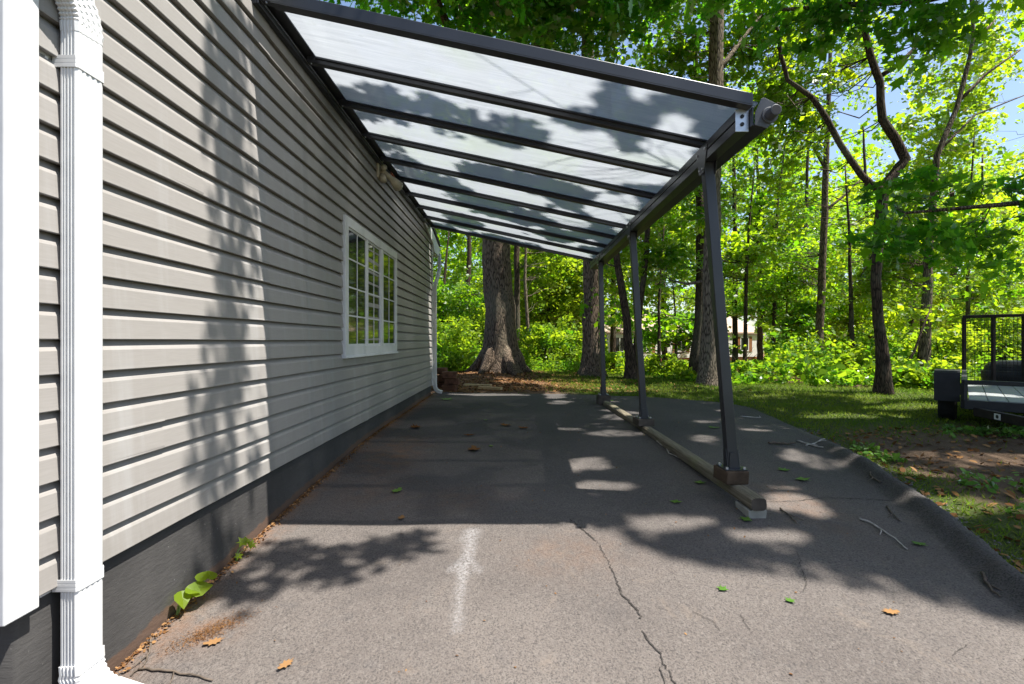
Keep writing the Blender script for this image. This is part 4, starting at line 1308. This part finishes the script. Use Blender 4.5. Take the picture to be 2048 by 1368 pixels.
tree('vine_clad_tree', 'straight trunk wrapped in pale vine near the trailer gate', [(b, .12), (P(1852, 620, 11), .10), (P(1858, 480, 11), .08), (P(1874, 311, 11), .06), (P(1913, 217, 11), .05), (P(1941, 111, 11), .042), (P(1947, 61, 11), .036), (P(1940, -30, 11), .03)],
     [(9.6, 12.2, 4.6, 2.4, 1.4, 1.6, 130), (11.2, 12.4, 3.0, 1.8, 1.2, 1.6, 90), (9.4, 12.2, 2.0, 1.4, .9, .9, 44), (10.4, 11.4, 6.3, 1.4, 1, .9, 40), (8.8, 12.4, 7.4, 2.0, 1.2, 1.2, 70), (11.4, 12.8, 8.0, 2.4, 1.6, 1.4, 110), (13.0, 13.2, 6.2, 1.8, 1.4, 1.6, 80)],
     [[(P(1920, 200, 11), .04), (P(1970, 150, 11), .03), (P(2040, 100, 11), .02)], [(P(1880, 300, 11), .03), (P(1950, 230, 11.2), .02), (P(2050, 190, 11.3), .012)], [(P(1944, 90, 11), .03), (P(1990, 40, 11), .02)]],
     leaf=.12, tint=.68, sides=12)
b = base_at(1815, 10.2)
tree('leaning_sapling', 'bare leaning sapling stem between the forked tree and the vine-clad trunk', [(b, .028), (P(1828, 705, 10.2), .024), (P(1842, 665, 10.2), .02), (P(1860, 620, 10.3), .012)],
     [(8.8, 10.9, .9, .8, .5, .5, 14)], tint=.7, barkm='bark_dark', sides=8, leaf=.11)
b = base_at(1058, 17)
tree('ivy_sapling', 'small pale sapling with ivy in the sunny brush right of the oak', [(b, .07), (P(1056, 660, 17), .06), (P(1050, 560, 17), .05), (R(.4, 17, 4.5), .03)],
     [(.7, 17.6, 3.2, 1.8, 1.2, 1.8, 80)], tint=.62, barkm='bark_pale', mat='leaf_bright', leaf=.12)

b = base_at(1352, 14.5)
tree('leafy_sapling', 'low leafy maple sapling screening the middle of the neighbour roof', [(b, .05), (P(1352, 690, 14.5), .04), (P(1350, 620, 14.5), .025), (P(1345, 560, 14.5), .012)],
     [(4.75, 14.3, .75, .95, .7, .62, 30), (5.5, 14.6, .1, .6, .5, .5, 12), (4.1, 14.6, .1, .5, .4, .4, 8)], tint=.35, sight=False, leaf=.13, sides=8, barkm='bark_dark', flare=1.2)
b = base_at(1318, 12.8)
tree('understory_dogwood', 'spreading low maple between the middle and front posts', [(b, .05), (P(1318, 620, 12.8), .04), (P(1322, 520, 12.8), .025), (P(1330, 430, 12.8), .012)],
     [(3.7, 12.8, 2.0, 1.3, .8, .6, 44), (4.4, 12.9, 3.2, 1.2, .8, .7, 40)], tint=.4, leaf=.13, sides=8, barkm='bark_dark', flare=1.2)
b = base_at(1572, 16)
tree('leafy_sapling', 'leafy maple sapling covering the right end of the neighbour house', [(b, .05), (P(1572, 690, 16), .04), (P(1574, 600, 16), .025), (P(1575, 530, 16), .012)],
     [(9.4, 15.8, .7, .7, .6, .8, 22), (8.5, 16, 1.6, .9, .6, .35, 12), (9.3, 16, -.35, .5, .5, .4, 10)], tint=.4, sight=False, leaf=.13, sides=8, barkm='bark_dark', flare=1.2)
b = base_at(1490, 14)
tree('understory_dogwood', 'broad layered understory tree arching right of the front post', [(b, .06), (P(1492, 560, 14), .05), (P(1500, 430, 14), .03), (P(1510, 330, 14), .015)],
     [(6.6, 14.4, 2.6, 1.9, 1.0, .9, 70), (6.9, 14.6, 4.6, 1.6, 1.0, 1.0, 50)], tint=.5, leaf=.13, sides=8, barkm='bark_dark', flare=1.2)
b = base_at(1705, 12.5)
tree('understory_dogwood', 'layered understory tree between the brown trunk and the forked tree', [(b, .06), (P(1702, 600, 12.5), .05), (P(1698, 450, 12.5), .03), (P(1690, 330, 12.5), .015)],
     [(8.7, 13, 1.9, 1.6, .8, .8, 50), (8.4, 13.2, 3.7, 1.7, .9, .9, 60)], tint=.55, leaf=.12, sides=8, barkm='bark_dark', flare=1.2)
b = base_at(1935, 13.5)
tree('understory_dogwood', 'layered understory tree filling the view above the trailer gate', [(b, .06), (P(1936, 560, 13.5), .05), (P(1940, 400, 13.5), .03), (P(1950, 250, 13.5), .015)],
     [(12.6, 13.9, 1.7, 1.9, .9, .9, 60), (12.7, 14.2, 4.0, 2.2, 1.0, 1.2, 90), (13.4, 14.4, 6.6, 2.2, 1.2, 1.3, 100), (14, 15, 9, 2.6, 1.6, 1.4, 90)], tint=.6, leaf=.125, sides=8, barkm='bark_dark', flare=1.2)

# --- trees behind, filling the woods
back = [(880, 19, 'leafy understory tree glimpsed between the far downspout and the oak', .09, 2.0, 4.6, .4), (925, 26, 'tall background tree left of the oak trunk, deep in the woods', .16, 4.5, 11, .45),
        (1095, 21, 'yellow-green understory tree midway between oak and straight brown trunk', .09, 2.6, 5.6, .75), (1130, 28, 'tall tree deep in the woods right of the oak', .17, 5, 12, .5),
        (1225, 24, 'tall tree deep in the woods above the twin stems', .15, 6, 12, .4), (1330, 22, 'tall leafy tree rising above the neighbour roof', .14, 6.5, 12, .5),
        (1470, 19, 'leafy tree right of the front carport post, above the neighbour house', .11, 6.2, 10, .45), (1520, 30, 'far tall tree above the right end of the neighbour house', .18, 8, 14, .4),
        (1600, 23, 'shady tree deep between the thin maple and the brown trunk', .13, 4.5, 11, .35), (1700, 20, 'bright understory tree between brown trunk and forked tree', .09, 2.6, 5.5, .6),
        (1745, 28, 'tall far tree behind the forked tree', .17, 6, 13, .5), (1820, 19, 'yellow-green tree behind the leaning sapling', .10, 3.4, 7, .75),
        (1905, 24, 'tall tree behind the trailer gate, deep in the woods', .15, 5, 12, .55), (1975, 17, 'bright maple in the brush straight behind the trailer gate', .09, 3.0, 6.5, .7),
        (2080, 20, 'tall tree at the far right edge behind the trailer', .14, 5, 12, .45), (1010, 34, 'far tall tree behind the oak crown', .2, 8, 15, .4)]
for px, Y, lb, r_, zc, hh, tn in back:
    b = base_at(px, Y)
    top = b + Vector((random.uniform(-.5, .5), random.uniform(-.3, .3), hh + 1))
    mid = b.lerp(top, .5) + Vector((random.uniform(-.2, .2), 0, 0))
    rad_ = min(4.2, 1.6 + hh * .2)
    n_ = int(105 + hh * 15)
    cr = [(b.x, Y + .3, zc, rad_, rad_ * .7, hh * .40, n_)]
    if hh > 9: cr.append((b.x, Y, zc * .35, rad_ * .7, rad_ * .5, 1.6, 36))
    tree('woodland_tree', lb, [(b, r_), (mid, r_ * .8), (top, r_ * .25)], cr, tint=tn, leaf=.15 + .004 * (Y - 17), nper=44, srad=.7, barkm='bark_dark', sides=8, mat='leaf' if tn < .7 else 'leaf_bright', shafts=.53)

# --- leaf clusters of its low bough that dapple the near wall and the asphalt corner
tg_ = []
# shade targets on ground and wall, each carried up along the sun ray to the bough
for (x, y, z, n_, sx, sy) in [(-1.2, 2.55, -1.15, 40, .22, .16), (-.75, 2.62, -1.14, 34, .22, .10), (-1.35, 2.30, -1.18, 26, .15, .12), (-.95, 2.42, -1.16, 14, .12, .05), (-.62, 2.8, -1.13, 10, .1, .05)]:
    for _ in range(n_): tg_.append((x + random.gauss(0, sx * .6), y + random.gauss(0, sy * .6), z))
for _ in range(120):
    z = random.uniform(-1.1, 1.75); yc = 2.52 + .05 * math.sin(z * 2.2) + random.gauss(0, .11)
    tg_.append((-1.49, min(max(yc, 2.26), 2.84), z))
tg_ = np.array(tg_)
zt = rng.uniform(4.9, 5.8, len(tg_))
tt = (zt - tg_[:, 2]) / SH[2]
Pc = tg_ + tt[:, None] * SH[None]; Pc[:, 2] += EYE
reps = 3
Pc = np.repeat(Pc, reps, 0) + rng.normal(size=(len(Pc) * reps, 3)) * np.array([.045, .045, .05])
N = unit(np.array([0, 0, 1.0]) + rng.normal(size=Pc.shape) * .35)
bough_leaves = (Pc, N, .105 * rng.uniform(.6, 1.2, len(Pc)), rng.random(len(Pc)) * .5)

# --- the big maple that leans in from outside the picture on the trailer side
sp_ = R(8.6, 3.6, float(ground_z(8.6, 3.6)))
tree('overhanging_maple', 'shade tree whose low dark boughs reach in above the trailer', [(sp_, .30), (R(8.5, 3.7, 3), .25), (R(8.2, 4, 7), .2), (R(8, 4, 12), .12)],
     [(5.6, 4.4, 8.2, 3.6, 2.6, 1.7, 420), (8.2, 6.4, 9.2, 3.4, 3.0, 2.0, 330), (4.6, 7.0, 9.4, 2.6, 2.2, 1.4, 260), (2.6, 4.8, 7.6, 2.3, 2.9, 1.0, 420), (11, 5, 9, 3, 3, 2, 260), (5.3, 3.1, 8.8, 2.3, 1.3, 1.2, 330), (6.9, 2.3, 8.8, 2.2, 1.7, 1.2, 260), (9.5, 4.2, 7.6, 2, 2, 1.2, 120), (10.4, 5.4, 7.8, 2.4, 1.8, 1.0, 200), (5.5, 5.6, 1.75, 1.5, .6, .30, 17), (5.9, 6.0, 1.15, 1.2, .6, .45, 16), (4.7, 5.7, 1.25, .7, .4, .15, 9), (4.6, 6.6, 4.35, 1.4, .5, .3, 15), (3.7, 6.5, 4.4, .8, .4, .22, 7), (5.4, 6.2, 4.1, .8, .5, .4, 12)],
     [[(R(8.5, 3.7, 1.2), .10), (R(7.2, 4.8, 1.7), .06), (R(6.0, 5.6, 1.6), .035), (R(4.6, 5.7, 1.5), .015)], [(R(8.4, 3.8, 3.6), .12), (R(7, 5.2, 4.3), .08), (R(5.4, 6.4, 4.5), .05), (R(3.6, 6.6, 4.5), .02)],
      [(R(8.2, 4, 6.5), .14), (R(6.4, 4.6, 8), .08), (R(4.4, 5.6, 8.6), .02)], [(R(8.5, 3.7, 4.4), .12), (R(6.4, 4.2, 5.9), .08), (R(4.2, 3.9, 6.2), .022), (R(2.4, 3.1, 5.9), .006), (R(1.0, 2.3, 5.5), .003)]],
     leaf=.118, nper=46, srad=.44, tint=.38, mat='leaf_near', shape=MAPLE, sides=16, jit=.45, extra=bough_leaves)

# --- far woods: one mass
n_ = 7600
th = rng.uniform(-.6, .98, n_); d_ = rng.uniform(33, 62, n_)
C = np.stack([d_ * np.tan(np.clip(th, -.75, 1.2)), d_, np.zeros(n_)], 1)
top_ = 17 + 5 * fbm(C[:, 0] * .12, C[:, 1] * .12, 151)
C[:, 2] = ground_z(C[:, 0], C[:, 1]) + EYE + top_ * rng.random(n_) ** 1.5
la = (C[:, 0] - hb.x) * ex.x + (C[:, 1] - hb.y) * ex.y; lb_ = (C[:, 0] - hb.x) * ey.x + (C[:, 1] - hb.y) * ey.y
okk = sight_keep(C) & ~((la > -2) & (la < HL + 2) & (lb_ > -6) & (lb_ < 10.5) & (C[:, 2] < 8)) & ~((la > HL) & (la < HL + 7) & (lb_ > -6) & (lb_ < 6))
C = C[okk]
Pc, N, Sz, T = spray_leaves(C, rng.uniform(.8, 1.7, len(C)), 42, .34, .5, flat=.4)
kk = sight_keep(Pc) & house_sun(Pc)
fw = np_mesh('far_woods', leaf_verts(Pc[kk], N[kk], Sz[kk], QUAD), 4, M['leaf'], None, {'tint': ('FACE', T[kk])})
tag(fw, 'mass of distant green woods closing the view', 'woods', kind='stuff')

# --- undergrowth along the woodland edge: one mass
n_ = 2600
x = rng.uniform(-7, 16, n_); e = forest_edge(x)
y = e + .25 + rng.random(n_) ** 1.3 * 11
hgt = np.clip(.35 + (y - e) * .16, .2, 1.25) * rng.uniform(.3, 1.15, n_) * np.interp(fbm(x * .8, y * .8, 207), [.35, .65], [.35, 1.5])
hgt *= np.where((x / y > .2) & (x / y < .5), .42, 1)
C = np.stack([x, y, ground_z(x, y) + EYE + hgt * rng.uniform(.35, 1, n_)], 1)
hole = np.hypot(x + .42, y - 13) < 1.0
for px_, Y_ in ((1184, 12.4), (1262, 11.6), (1417, 10.4), (1766, 8.9)):
    hole |= np.hypot(x - (px_ - VX) / F * Y_, y - Y_) < .5
C = C[~hole]
Pc, N, Sz, T = spray_leaves(C, rng.uniform(.16, .5, len(C)), 40, .085, .5, flat=.55, jit=.6)
T = np.clip(T * .75 + 1.5 * (fbm(Pc[:, 0] * .9, Pc[:, 1] * .9, 201) - .5) + .1, 0, 1); Sz = Sz * np.interp(fbm(Pc[:, 0] * 1.3, Pc[:, 1] * 1.3, 203), [.3, .7], [.6, 1.5])
zz = ground_z(Pc[:, 0], Pc[:, 1]) + EYE + .03
Pc[:, 2] = np.maximum(Pc[:, 2], zz)
kk = sight_keep(Pc) | (Pc[:, 2] < EYE - .80)
o = np_mesh('undergrowth', leaf_verts(Pc[kk], N[kk], Sz[kk], HEXA), 6, M['leaf_bright'], None, {'tint': ('FACE', T[kk])})
tag(o, 'sunlit green brush along the woodland edge', 'undergrowth', kind='stuff')

# --- distinct shrubs in the brush
shr = [(905, 15.0, 1.0, 1.7, 'bright yellow-green shrub between the far downspout and the oak'), (960, 17, 1.1, 2.2, 'tall pale green shrub close behind the oak root flare'), (1090, 15.2, 1.0, 1.5, 'round sunny shrub right of the oak roots'),
       (1140, 16, .9, 1.6, 'sunny shrub beside the straight brown trunk'), (1225, 13.6, .6, 1.0, 'low shrub at the foot of the twin stems'), (1345, 12.8, .8, .85, 'low bushy shrub before the neighbour house, right of the middle post'),
       (1480, 12.2, .9, .8, 'dark green shrub right of the front post under the neighbour house'), (1600, 13, .9, .9, 'broad low shrub at the foot of the slender brown trunk'), (1690, 11, .8, .9, 'leafy shrub left of the forked tree base'),
       (1840, 9.9, .6, .75, 'bright weedy shrub left of the trailer fender'), (1880, 11.5, .9, 1.3, 'tall bright shrub behind the trailer fender'), (2000, 12.5, 1.2, 1.8, 'large shrub seen through the trailer gate mesh')]
for px, Y, r_, h_, lb in shr:
    b = base_at(px, Y)
    t = thing('shrub', b, lb, 'shrub', 'shrubs in the brush')
    n_ = int(34 * r_ * h_ + 16)
    c_, dd = ell_points((b.x, b.y, b.z + h_ * .52), (r_, r_ * .8, h_ * .55), n_)
    c_ = c_[c_[:, 2] > b.z + .08]
    mb = MB()
    for q in c_[::2]:
        m_ = Vector((b.x + (q[0] - b.x) * .35, b.y + (q[1] - b.y) * .35, b.z + (q[2] - b.z) * .6))
        mb.tube([b + Vector((random.uniform(-.08, .08), random.uniform(-.08, .08), -.05)), m_, Vector(q)], [.012, .008, .003], 4, False)
    mb.build('stems', M['bark_dark'], t)
    Pc, N, Sz, T = spray_leaves(c_, rng.uniform(.2, .36, len(c_)), 46, .09, .62, flat=.5, jit=.6)
    kk = sight_keep(Pc) | (Pc[:, 2] < EYE - .80)
    np_mesh('foliage', leaf_verts(Pc[kk], N[kk], Sz[kk], HEXA), 6, M['leaf_bright'], t, {'tint': ('FACE', T[kk])})

# --- grass blades
n_ = 230000
x = rng.uniform(-.6, 11, n_); y = rng.uniform(2.0, 14, n_)
tm_ = turf_mask(x, y)
dens = np.clip((tm_ - .22) * 1.5, .01, 1) * (drive_out(x, y) > .06) * (x / y < 1.25)
kk = rng.random(n_) < dens * np.interp(y, [2, 6, 14], [1, .8, .5])
x, y = x[kk], y[kk]
z = ground_z(x, y) + EYE
hg_ = rng.uniform(.02, .06, len(x)) * np.interp(y, [2, 8, 13], [.8, 1, 1.3])
an = rng.random(len(x)) * 2 * np.pi; wv = rng.uniform(.003, .006, len(x)) * np.interp(y, [2, 12], [.9, 1.8])
ln = rng.normal(size=(len(x), 2)) * hg_[:, None] * .7
V = np.stack([np.stack([x - np.cos(an) * wv, y - np.sin(an) * wv, z], 1), np.stack([x + np.cos(an) * wv, y + np.sin(an) * wv, z], 1), np.stack([x + ln[:, 0], y + ln[:, 1], z + hg_], 1)], 1)
o = np_mesh('grass', V, 3, M['grass_blade'], None, {'tint': ('FACE', np.clip(fbm(x * 1.2, y * 1.2, 161) + rng.normal(size=len(x)) * .2 - .1, 0, 1))})
tag(o, 'short patchy grass between the asphalt and the woods', 'grass', kind='stuff')

# --- low weeds near the trailer and on the kerb side
Cw = []
for cx, cyy, sx, sy, n_ in ((5.6, 5.0, .9, .25, 60), (6.6, 4.6, .8, .3, 40), (3.55, 3.55, .25, .3, 9), (3.4, 2.9, .3, .25, 10), (2.95, 2.45, .2, .2, 10), (4.1, 3.1, .5, .3, 10), (3.3, 4.4, .15, .4, 10), (2.75, 2.15, .15, .12, 8)):
    for _ in range(n_): Cw.append((cx + random.gauss(0, sx * .6), cyy + random.gauss(0, sy * .6)))
Cw = np.array(Cw); Cw = np.column_stack([Cw, ground_z(Cw[:, 0], Cw[:, 1]) + EYE + .045])
Pc, N, Sz, T = spray_leaves(Cw, rng.uniform(.05, .12, len(Cw)), 16, .042, .35, flat=.5, jit=.5)
Pc[:, 2] = np.maximum(Pc[:, 2], ground_z(Pc[:, 0], Pc[:, 1]) + EYE + .01)
o = np_mesh('weeds', leaf_verts(Pc, N, Sz, HEXA), 6, M['fallen_green'], None, {'tint': ('FACE', T)})
tag(o, 'low green weeds in the dirt beside the trailer', 'weeds', kind='stuff')


# --- litter
def litter(name, pts, size, mat, label, lift=.008, tint=None, zfun=None, shape=HEXA):
    pts = np.array(pts)
    zf = drive_z if zfun is None else zfun
    Pc = np.column_stack([pts, zf(pts[:, 0], pts[:, 1]) + EYE + lift * rng.uniform(.5, 1.6, len(pts))])
    N = unit(np.array([0, 0, 1.0]) + rng.normal(size=Pc.shape) * .35)
    Tn = rng.random(len(Pc)) if tint is None else tint
    o = np_mesh(name, leaf_verts(Pc, N, size * rng.uniform(.4, 1.3, len(Pc)), shape), len(shape), mat, None, {'tint': ('FACE', Tn)})
    return tag(o, label, 'litter', kind='stuff')


pts = []
for _ in range(4200):
    y = random.uniform(1.5, 8.6)
    if random.random() > .35 + .65 * float(fbm(0, y * 2.5, 171)): continue
    pts.append((-1.492 + abs(random.gauss(0, .022)) * (1.6 if 3.9 < y < 4.7 else 1), y))
litter('leaf_litter', pts, .016, M['litter_leaf'], 'rusty brown leaf crumbs along the foot of the wall')
pile = []
for _ in range(1300):
    a, b_ = random.gauss(0, 1), random.gauss(0, 1)
    pile.append((-1.27 + .045 * a + .035 * b_, 2.02 + .055 * b_ + .01 * a))
litter('needle_litter', pile, .014, M['litter_leaf'], 'rusty heap of fine dry needles on the asphalt near the downspout', .005, tint=rng.random(1300) * .6, shape=QUAD * np.array([1, .22, 1.0]))
pts = [(random.uniform(-1.4, 2.1), random.uniform(1.3, 8.3)) for _ in range(330)]
litter('litter_specks', pts, .013, M['litter_leaf'], 'small tan leaf specks scattered over the asphalt', .004)
pts = []
while len(pts) < 5200:
    x, y = random.gauss(-.2, 1.7), random.uniform(8.95, 13.6)
    if x > -1.6 and float(drive_out(np.array(x), np.array(y))) > -.05: pts.append((x, y))
for _ in range(1500):
    pts.append((random.uniform(2.4, 6.5), random.uniform(2, 5.5)))
pts = [p for p in pts if float(drive_out(np.array(p[0]), np.array(p[1]))) > -.05]
litter('fallen_leaves', pts, .06, M['litter_leaf'], 'brown fallen leaves around the oak roots and on the dirt', .012, zfun=ground_z)

# loose stones crumbled off the asphalt edge
n_ = 1500
yy_ = rng.uniform(1.2, 5.6, n_); xx_ = np.interp(yy_, _xr_y, _xr_x) + .06 + np.abs(rng.normal(0, .09, n_)) - .03
mb = MB()
for x_, y_ in zip(xx_, yy_):
    r_ = random.uniform(.004, .013); z_ = max(float(ground_z(x_, y_)), float(drive_z(x_, y_))) + EYE
    q_ = [(x_ + r_ * random.uniform(.6, 1.2) * a, y_ + r_ * random.uniform(.6, 1.2) * b_, z_ + r_ * c_ * random.uniform(.5, .9)) for a, b_, c_ in ((1, 0, .2), (0, 1, .2), (-1, 0, .2), (0, -1, .2), (0, 0, 1), (0, 0, -.6))]
    mb.add(q_, [(0, 1, 4), (1, 2, 4), (2, 3, 4), (3, 0, 4), (1, 0, 5), (2, 1, 5), (3, 2, 5), (0, 3, 5)])
o = mb.build('gravel', M['gravel'])
tag(o, 'loose dark stones along the asphalt kerb edge', 'gravel', kind='stuff')

# individual leaves on the asphalt
for px, py, sz, kind, lb in [
    (948, 900, .13, 'b', 'largest curled brown oak leaf in the middle of the shaded asphalt'), (938, 872, .085, 'b', 'small rust-brown leaf just beyond the largest curled one'),
    (1012, 852, .11, 'b', 'flat brown leaf, the wider of the two lying side by side'), (1046, 857, .09, 'b', 'narrow brown leaf beside the wider flat one'),
    (832, 857, .13, 'b', 'brown leaf lying nearest the foundation wall in the shade'), (795, 983, .075, 'y', 'yellow-green lobed leaf on the shaded asphalt near the siding'),
    (803, 1036, .05, 'o', 'tiny orange leaf on the edge of the roof shadow'), (1398, 967, .07, 'g', 'fresh green leaf beside the timber, below the front post'),
    (1350, 1005, .06, 'g', 'small green leaf between the timber end and the crack'), (1602, 961, .09, 'g', 'green leaf right of the front post foot'),
    (1567, 943, .075, 'g', 'star-shaped green maple leaf right of the front post foot'), (1838, 1090, .055, 'g', 'green leaf near the kerb below the long twig'),
    (1495, 1041, .065, 'g', 'green leaf against the pale grey block'), (970, 841, .05, 'g', 'small green leaf far back under the carport roof'),
    (983, 892, .04, 'g', 'tiny green leaf right of the largest brown leaf'), (1446, 1180, .04, 'g', 'pale green leaf on the sunny asphalt right of the long crack'),
    (1580, 1204, .035, 'g', 'tiny pale leaf on the sunny asphalt, farther right'), (1783, 1226, .05, 'o', 'tan leaf scrap on the sunny asphalt toward the kerb'),
    (570, 1335, .045, 'o', 'tan leaf scrap on the sunny asphalt near the photographer'), (1208, 803, .22, 'g', 'wilted pale green leaf cluster at the far post block'),
    (895, 800, .16, 'g', 'limp pale green leaf near the far downspout outlet'), (1428, 856, .10, 'g', 'pale leaf between the middle and front posts'), (425, 1286, .05, 'o', 'curled tan leaf on the asphalt near the rusty crumbs')]:
    x, y = G(px, py)
    z = float(drive_z(x, y)) + EYE
    sh = {'b': OAKL, 'y': OAKL, 'o': OAKL, 'g': MAPLE}[kind]
    mat = M['litter_leaf'] if kind in 'bo' else M['fallen_green']
    nl = len(sh); sz *= 1.45
    an = random.uniform(0, 6.28); ca, sa = math.cos(an), math.sin(an)
    vs_ = []
    curl = .5 if kind == 'b' else .25
    for (a, b_, c_) in list(sh) :
        X_, Y_ = a * ca - b_ * sa, a * sa + b_ * ca
        rr_ = math.hypot(a, b_)
        vs_.append((x + X_ * sz, y + Y_ * sz, z + .006 + sz * (curl * rr_ * rr_ * random.uniform(.4, 1.1) + .02)))
    vs_.append((x, y, z + .006 + sz * .03))
    mb = MB(); mb.add(vs_, [(i, (i + 1) % nl, nl) for i in range(nl)])
    o = mb.build('fallen_leaf', mat)
    at = o.data.attributes.new('tint', 'FLOAT', 'FACE')
    at.data.foreach_set('value', np.full(nl, {'b': random.uniform(.1, .35), 'y': 1.0, 'o': random.uniform(.5, .9), 'g': random.uniform(.2, .9)}[kind]))
    md = o.modifiers.new('thick', 'SOLIDIFY'); md.thickness = .0006
    tag(o, lb, 'leaf', 'leaves fallen on the asphalt')

# twigs
for pl, r_, mt, lb in [
    ([(1718, 1039), (1742, 1047), (1762, 1061), (1790, 1080), (1815, 1101)], .0055, 'twig_pale', 'longest pale twig on the asphalt left of the kerb'),
    ([(1560, 1020), (1580, 1033), (1593, 1049)], .005, 'twig_brown', 'short dark twig right of the pale grey block'),
    ([(1774, 1014), (1785, 1030), (1800, 1044)], .005, 'twig_brown', 'kinked twig above the longest pale one'),
    ([(1964, 1150), (1974, 1174), (2000, 1200)], .0065, 'twig_brown', 'brown twig lying against the kerb in the sun'),
    ([(1536, 889), (1560, 890), (1591, 891)], .011, 'twig_brown', 'thick dark knotted stick behind the front post'),
    ([(1594, 884), (1616, 890), (1646, 897)], .007, 'twig_pale', 'forked grey twig at the asphalt edge, far right'),
    ([(1612, 893), (1634, 886), (1650, 880)], .006, 'twig_pale', 'grey twig crossing the forked one at the asphalt edge'),
    ([(1480, 834), (1520, 836), (1522, 836)], .006, 'twig_pale', 'thin straight pale stick on the far asphalt'),
    ([(1314, 884), (1334, 898), (1338, 908), (1360, 919)], .006, 'twig_pale', 'wavy whitish twig along the timber'),
    ([(1740, 948), (1746, 960), (1762, 967)], .007, 'twig_brown', 'forked stub of twig on the kerb'),
    ([(299, 1275), (300, 1298), (288, 1330), (262, 1353)], .0036, 'twig_brown', 'upright-bent twig by the near downspout'),
    ([(282, 1338), (330, 1343), (365, 1348), (425, 1364)], .0042, 'twig_brown', 'long twig lying out from the near downspout foot')]:
    pts_ = [G(*q) for q in pl]; r_ *= 1.2
    f_ = []
    for (a, b_), (c_, d2_) in zip(pts_[:-1], pts_[1:]):
        for i in range(4):
            u = i / 4; f_.append((a + (c_ - a) * u + random.gauss(0, .003), b_ + (d2_ - b_) * u + random.gauss(0, .003)))
    f_.append(pts_[-1])
    P3 = [Vector((a, b_, float(drive_z(a, b_)) + EYE + r_ * random.uniform(.9, 1.8))) for a, b_ in f_]
    mb = MB(); mb.tube(P3, [r_ * random.uniform(.75, 1.15) * (1 - .45 * i / len(P3)) for i in range(len(P3))], 7)
    if len(P3) > 8:
        k_ = len(P3) // 2; d_ = (P3[k_ + 1] - P3[k_]).normalized()
        sd = Vector((-d_.y, d_.x, 0)) * random.choice((-1, 1))
        mb.tube([P3[k_], P3[k_] + (d_ + sd * .8) * .035 + Vector((0, 0, .004)), P3[k_] + (d_ + sd) * .06], [r_ * .6, r_ * .45, r_ * .3], 6)
    o = mb.build('twig', M[mt], smooth=True)
    tag(o, lb, 'twig', 'twigs on the asphalt')

# seedlings against the foundation
HEART = np.array([(-.5, 0, 0), (-.46, -.2, .03), (-.3, -.42, .07), (0, -.44, .08), (.3, -.24, .05), (.62, 0, -.03), (.3, .24, .05), (0, .44, .08), (-.3, .42, .07), (-.46, .2, .03)])


def seedling(bpx, lv, lb, shape, sz):
    x, y = G(*bpx); x = max(x, -1.485); b = Vector((x, y, float(drive_z(x, y)) + EYE))
    t = thing('seedling', b, lb, 'plant')
    mb = MB(); Pc = []; N = []; S2 = []
    for dx, dy, dz, s_, nx, ny in lv:
        q = b + Vector((dx, dy, dz))
        mb.tube([b + Vector((0, 0, -.01)), b + Vector((dx * .3, dy * .3, dz * .6)), q], [.0028, .0022, .0014], 6, False)
        Pc.append(q); N.append((nx, ny, 1)); S2.append(s_)
    mb.build('stem', M['stem_green'], t, True)
    V = leaf_verts(np.array(Pc), unit(np.array(N, float)), np.array(S2) * sz, shape)
    for k, vv in enumerate(V):
        c = vv.mean(0)
        n = len(shape)
        mb = MB(); mb.add([tuple(p) for p in vv] + [tuple(c - np.array([0, 0, .004]))], [(i, (i + 1) % n, n) for i in range(n)])
        o = mb.build('leaf', M['leaf_bright'], t)
        at = o.data.attributes.new('tint', 'FLOAT', 'FACE'); at.data.foreach_set('value', np.full(n, .9))
    return t


seedling((345, 1232), [(.03, .0, .075, 1, .8, -.5), (.055, .03, .10, .8, .5, -.4), (.07, .06, .09, 1.1, .7, -.6), (.06, .09, .13, .8, .3, -.3), (.08, .12, .12, .7, .5, -.2), (.02, .05, .06, .6, .6, -.5)], 'bright heart-leaved seedling growing from the wall joint near the downspout', HEART, .075)
seedling((470, 1122), [(.03, .03, .09, 1, .6, -.6), (.05, .06, .06, .9, .7, -.5), (.02, .0, .03, .7, .5, -.6), (.035, .05, .085, .7, .4, -.4)], 'small ivy-like seedling farther along the wall joint', MAPLE, .07)

# dried leaves caught under the ledger
mb = MB()
for k in range(9):
    a = R(WX + .09, 5.55 + random.uniform(0, .1), 1.93)
    mb.tube([a, a + Vector((random.uniform(.0, .03), random.uniform(-.03, .03), -.05)), a + Vector((random.uniform(.0, .05), random.uniform(-.05, .05), -random.uniform(.08, .14)))], [.006, .008, .002], 5)
o = mb.build('dried_leaf_wisp', M['string_red'])
tag(o, 'wisp of dried rusty leaves hanging from the ledger beside the flood lamp', 'dried leaf')
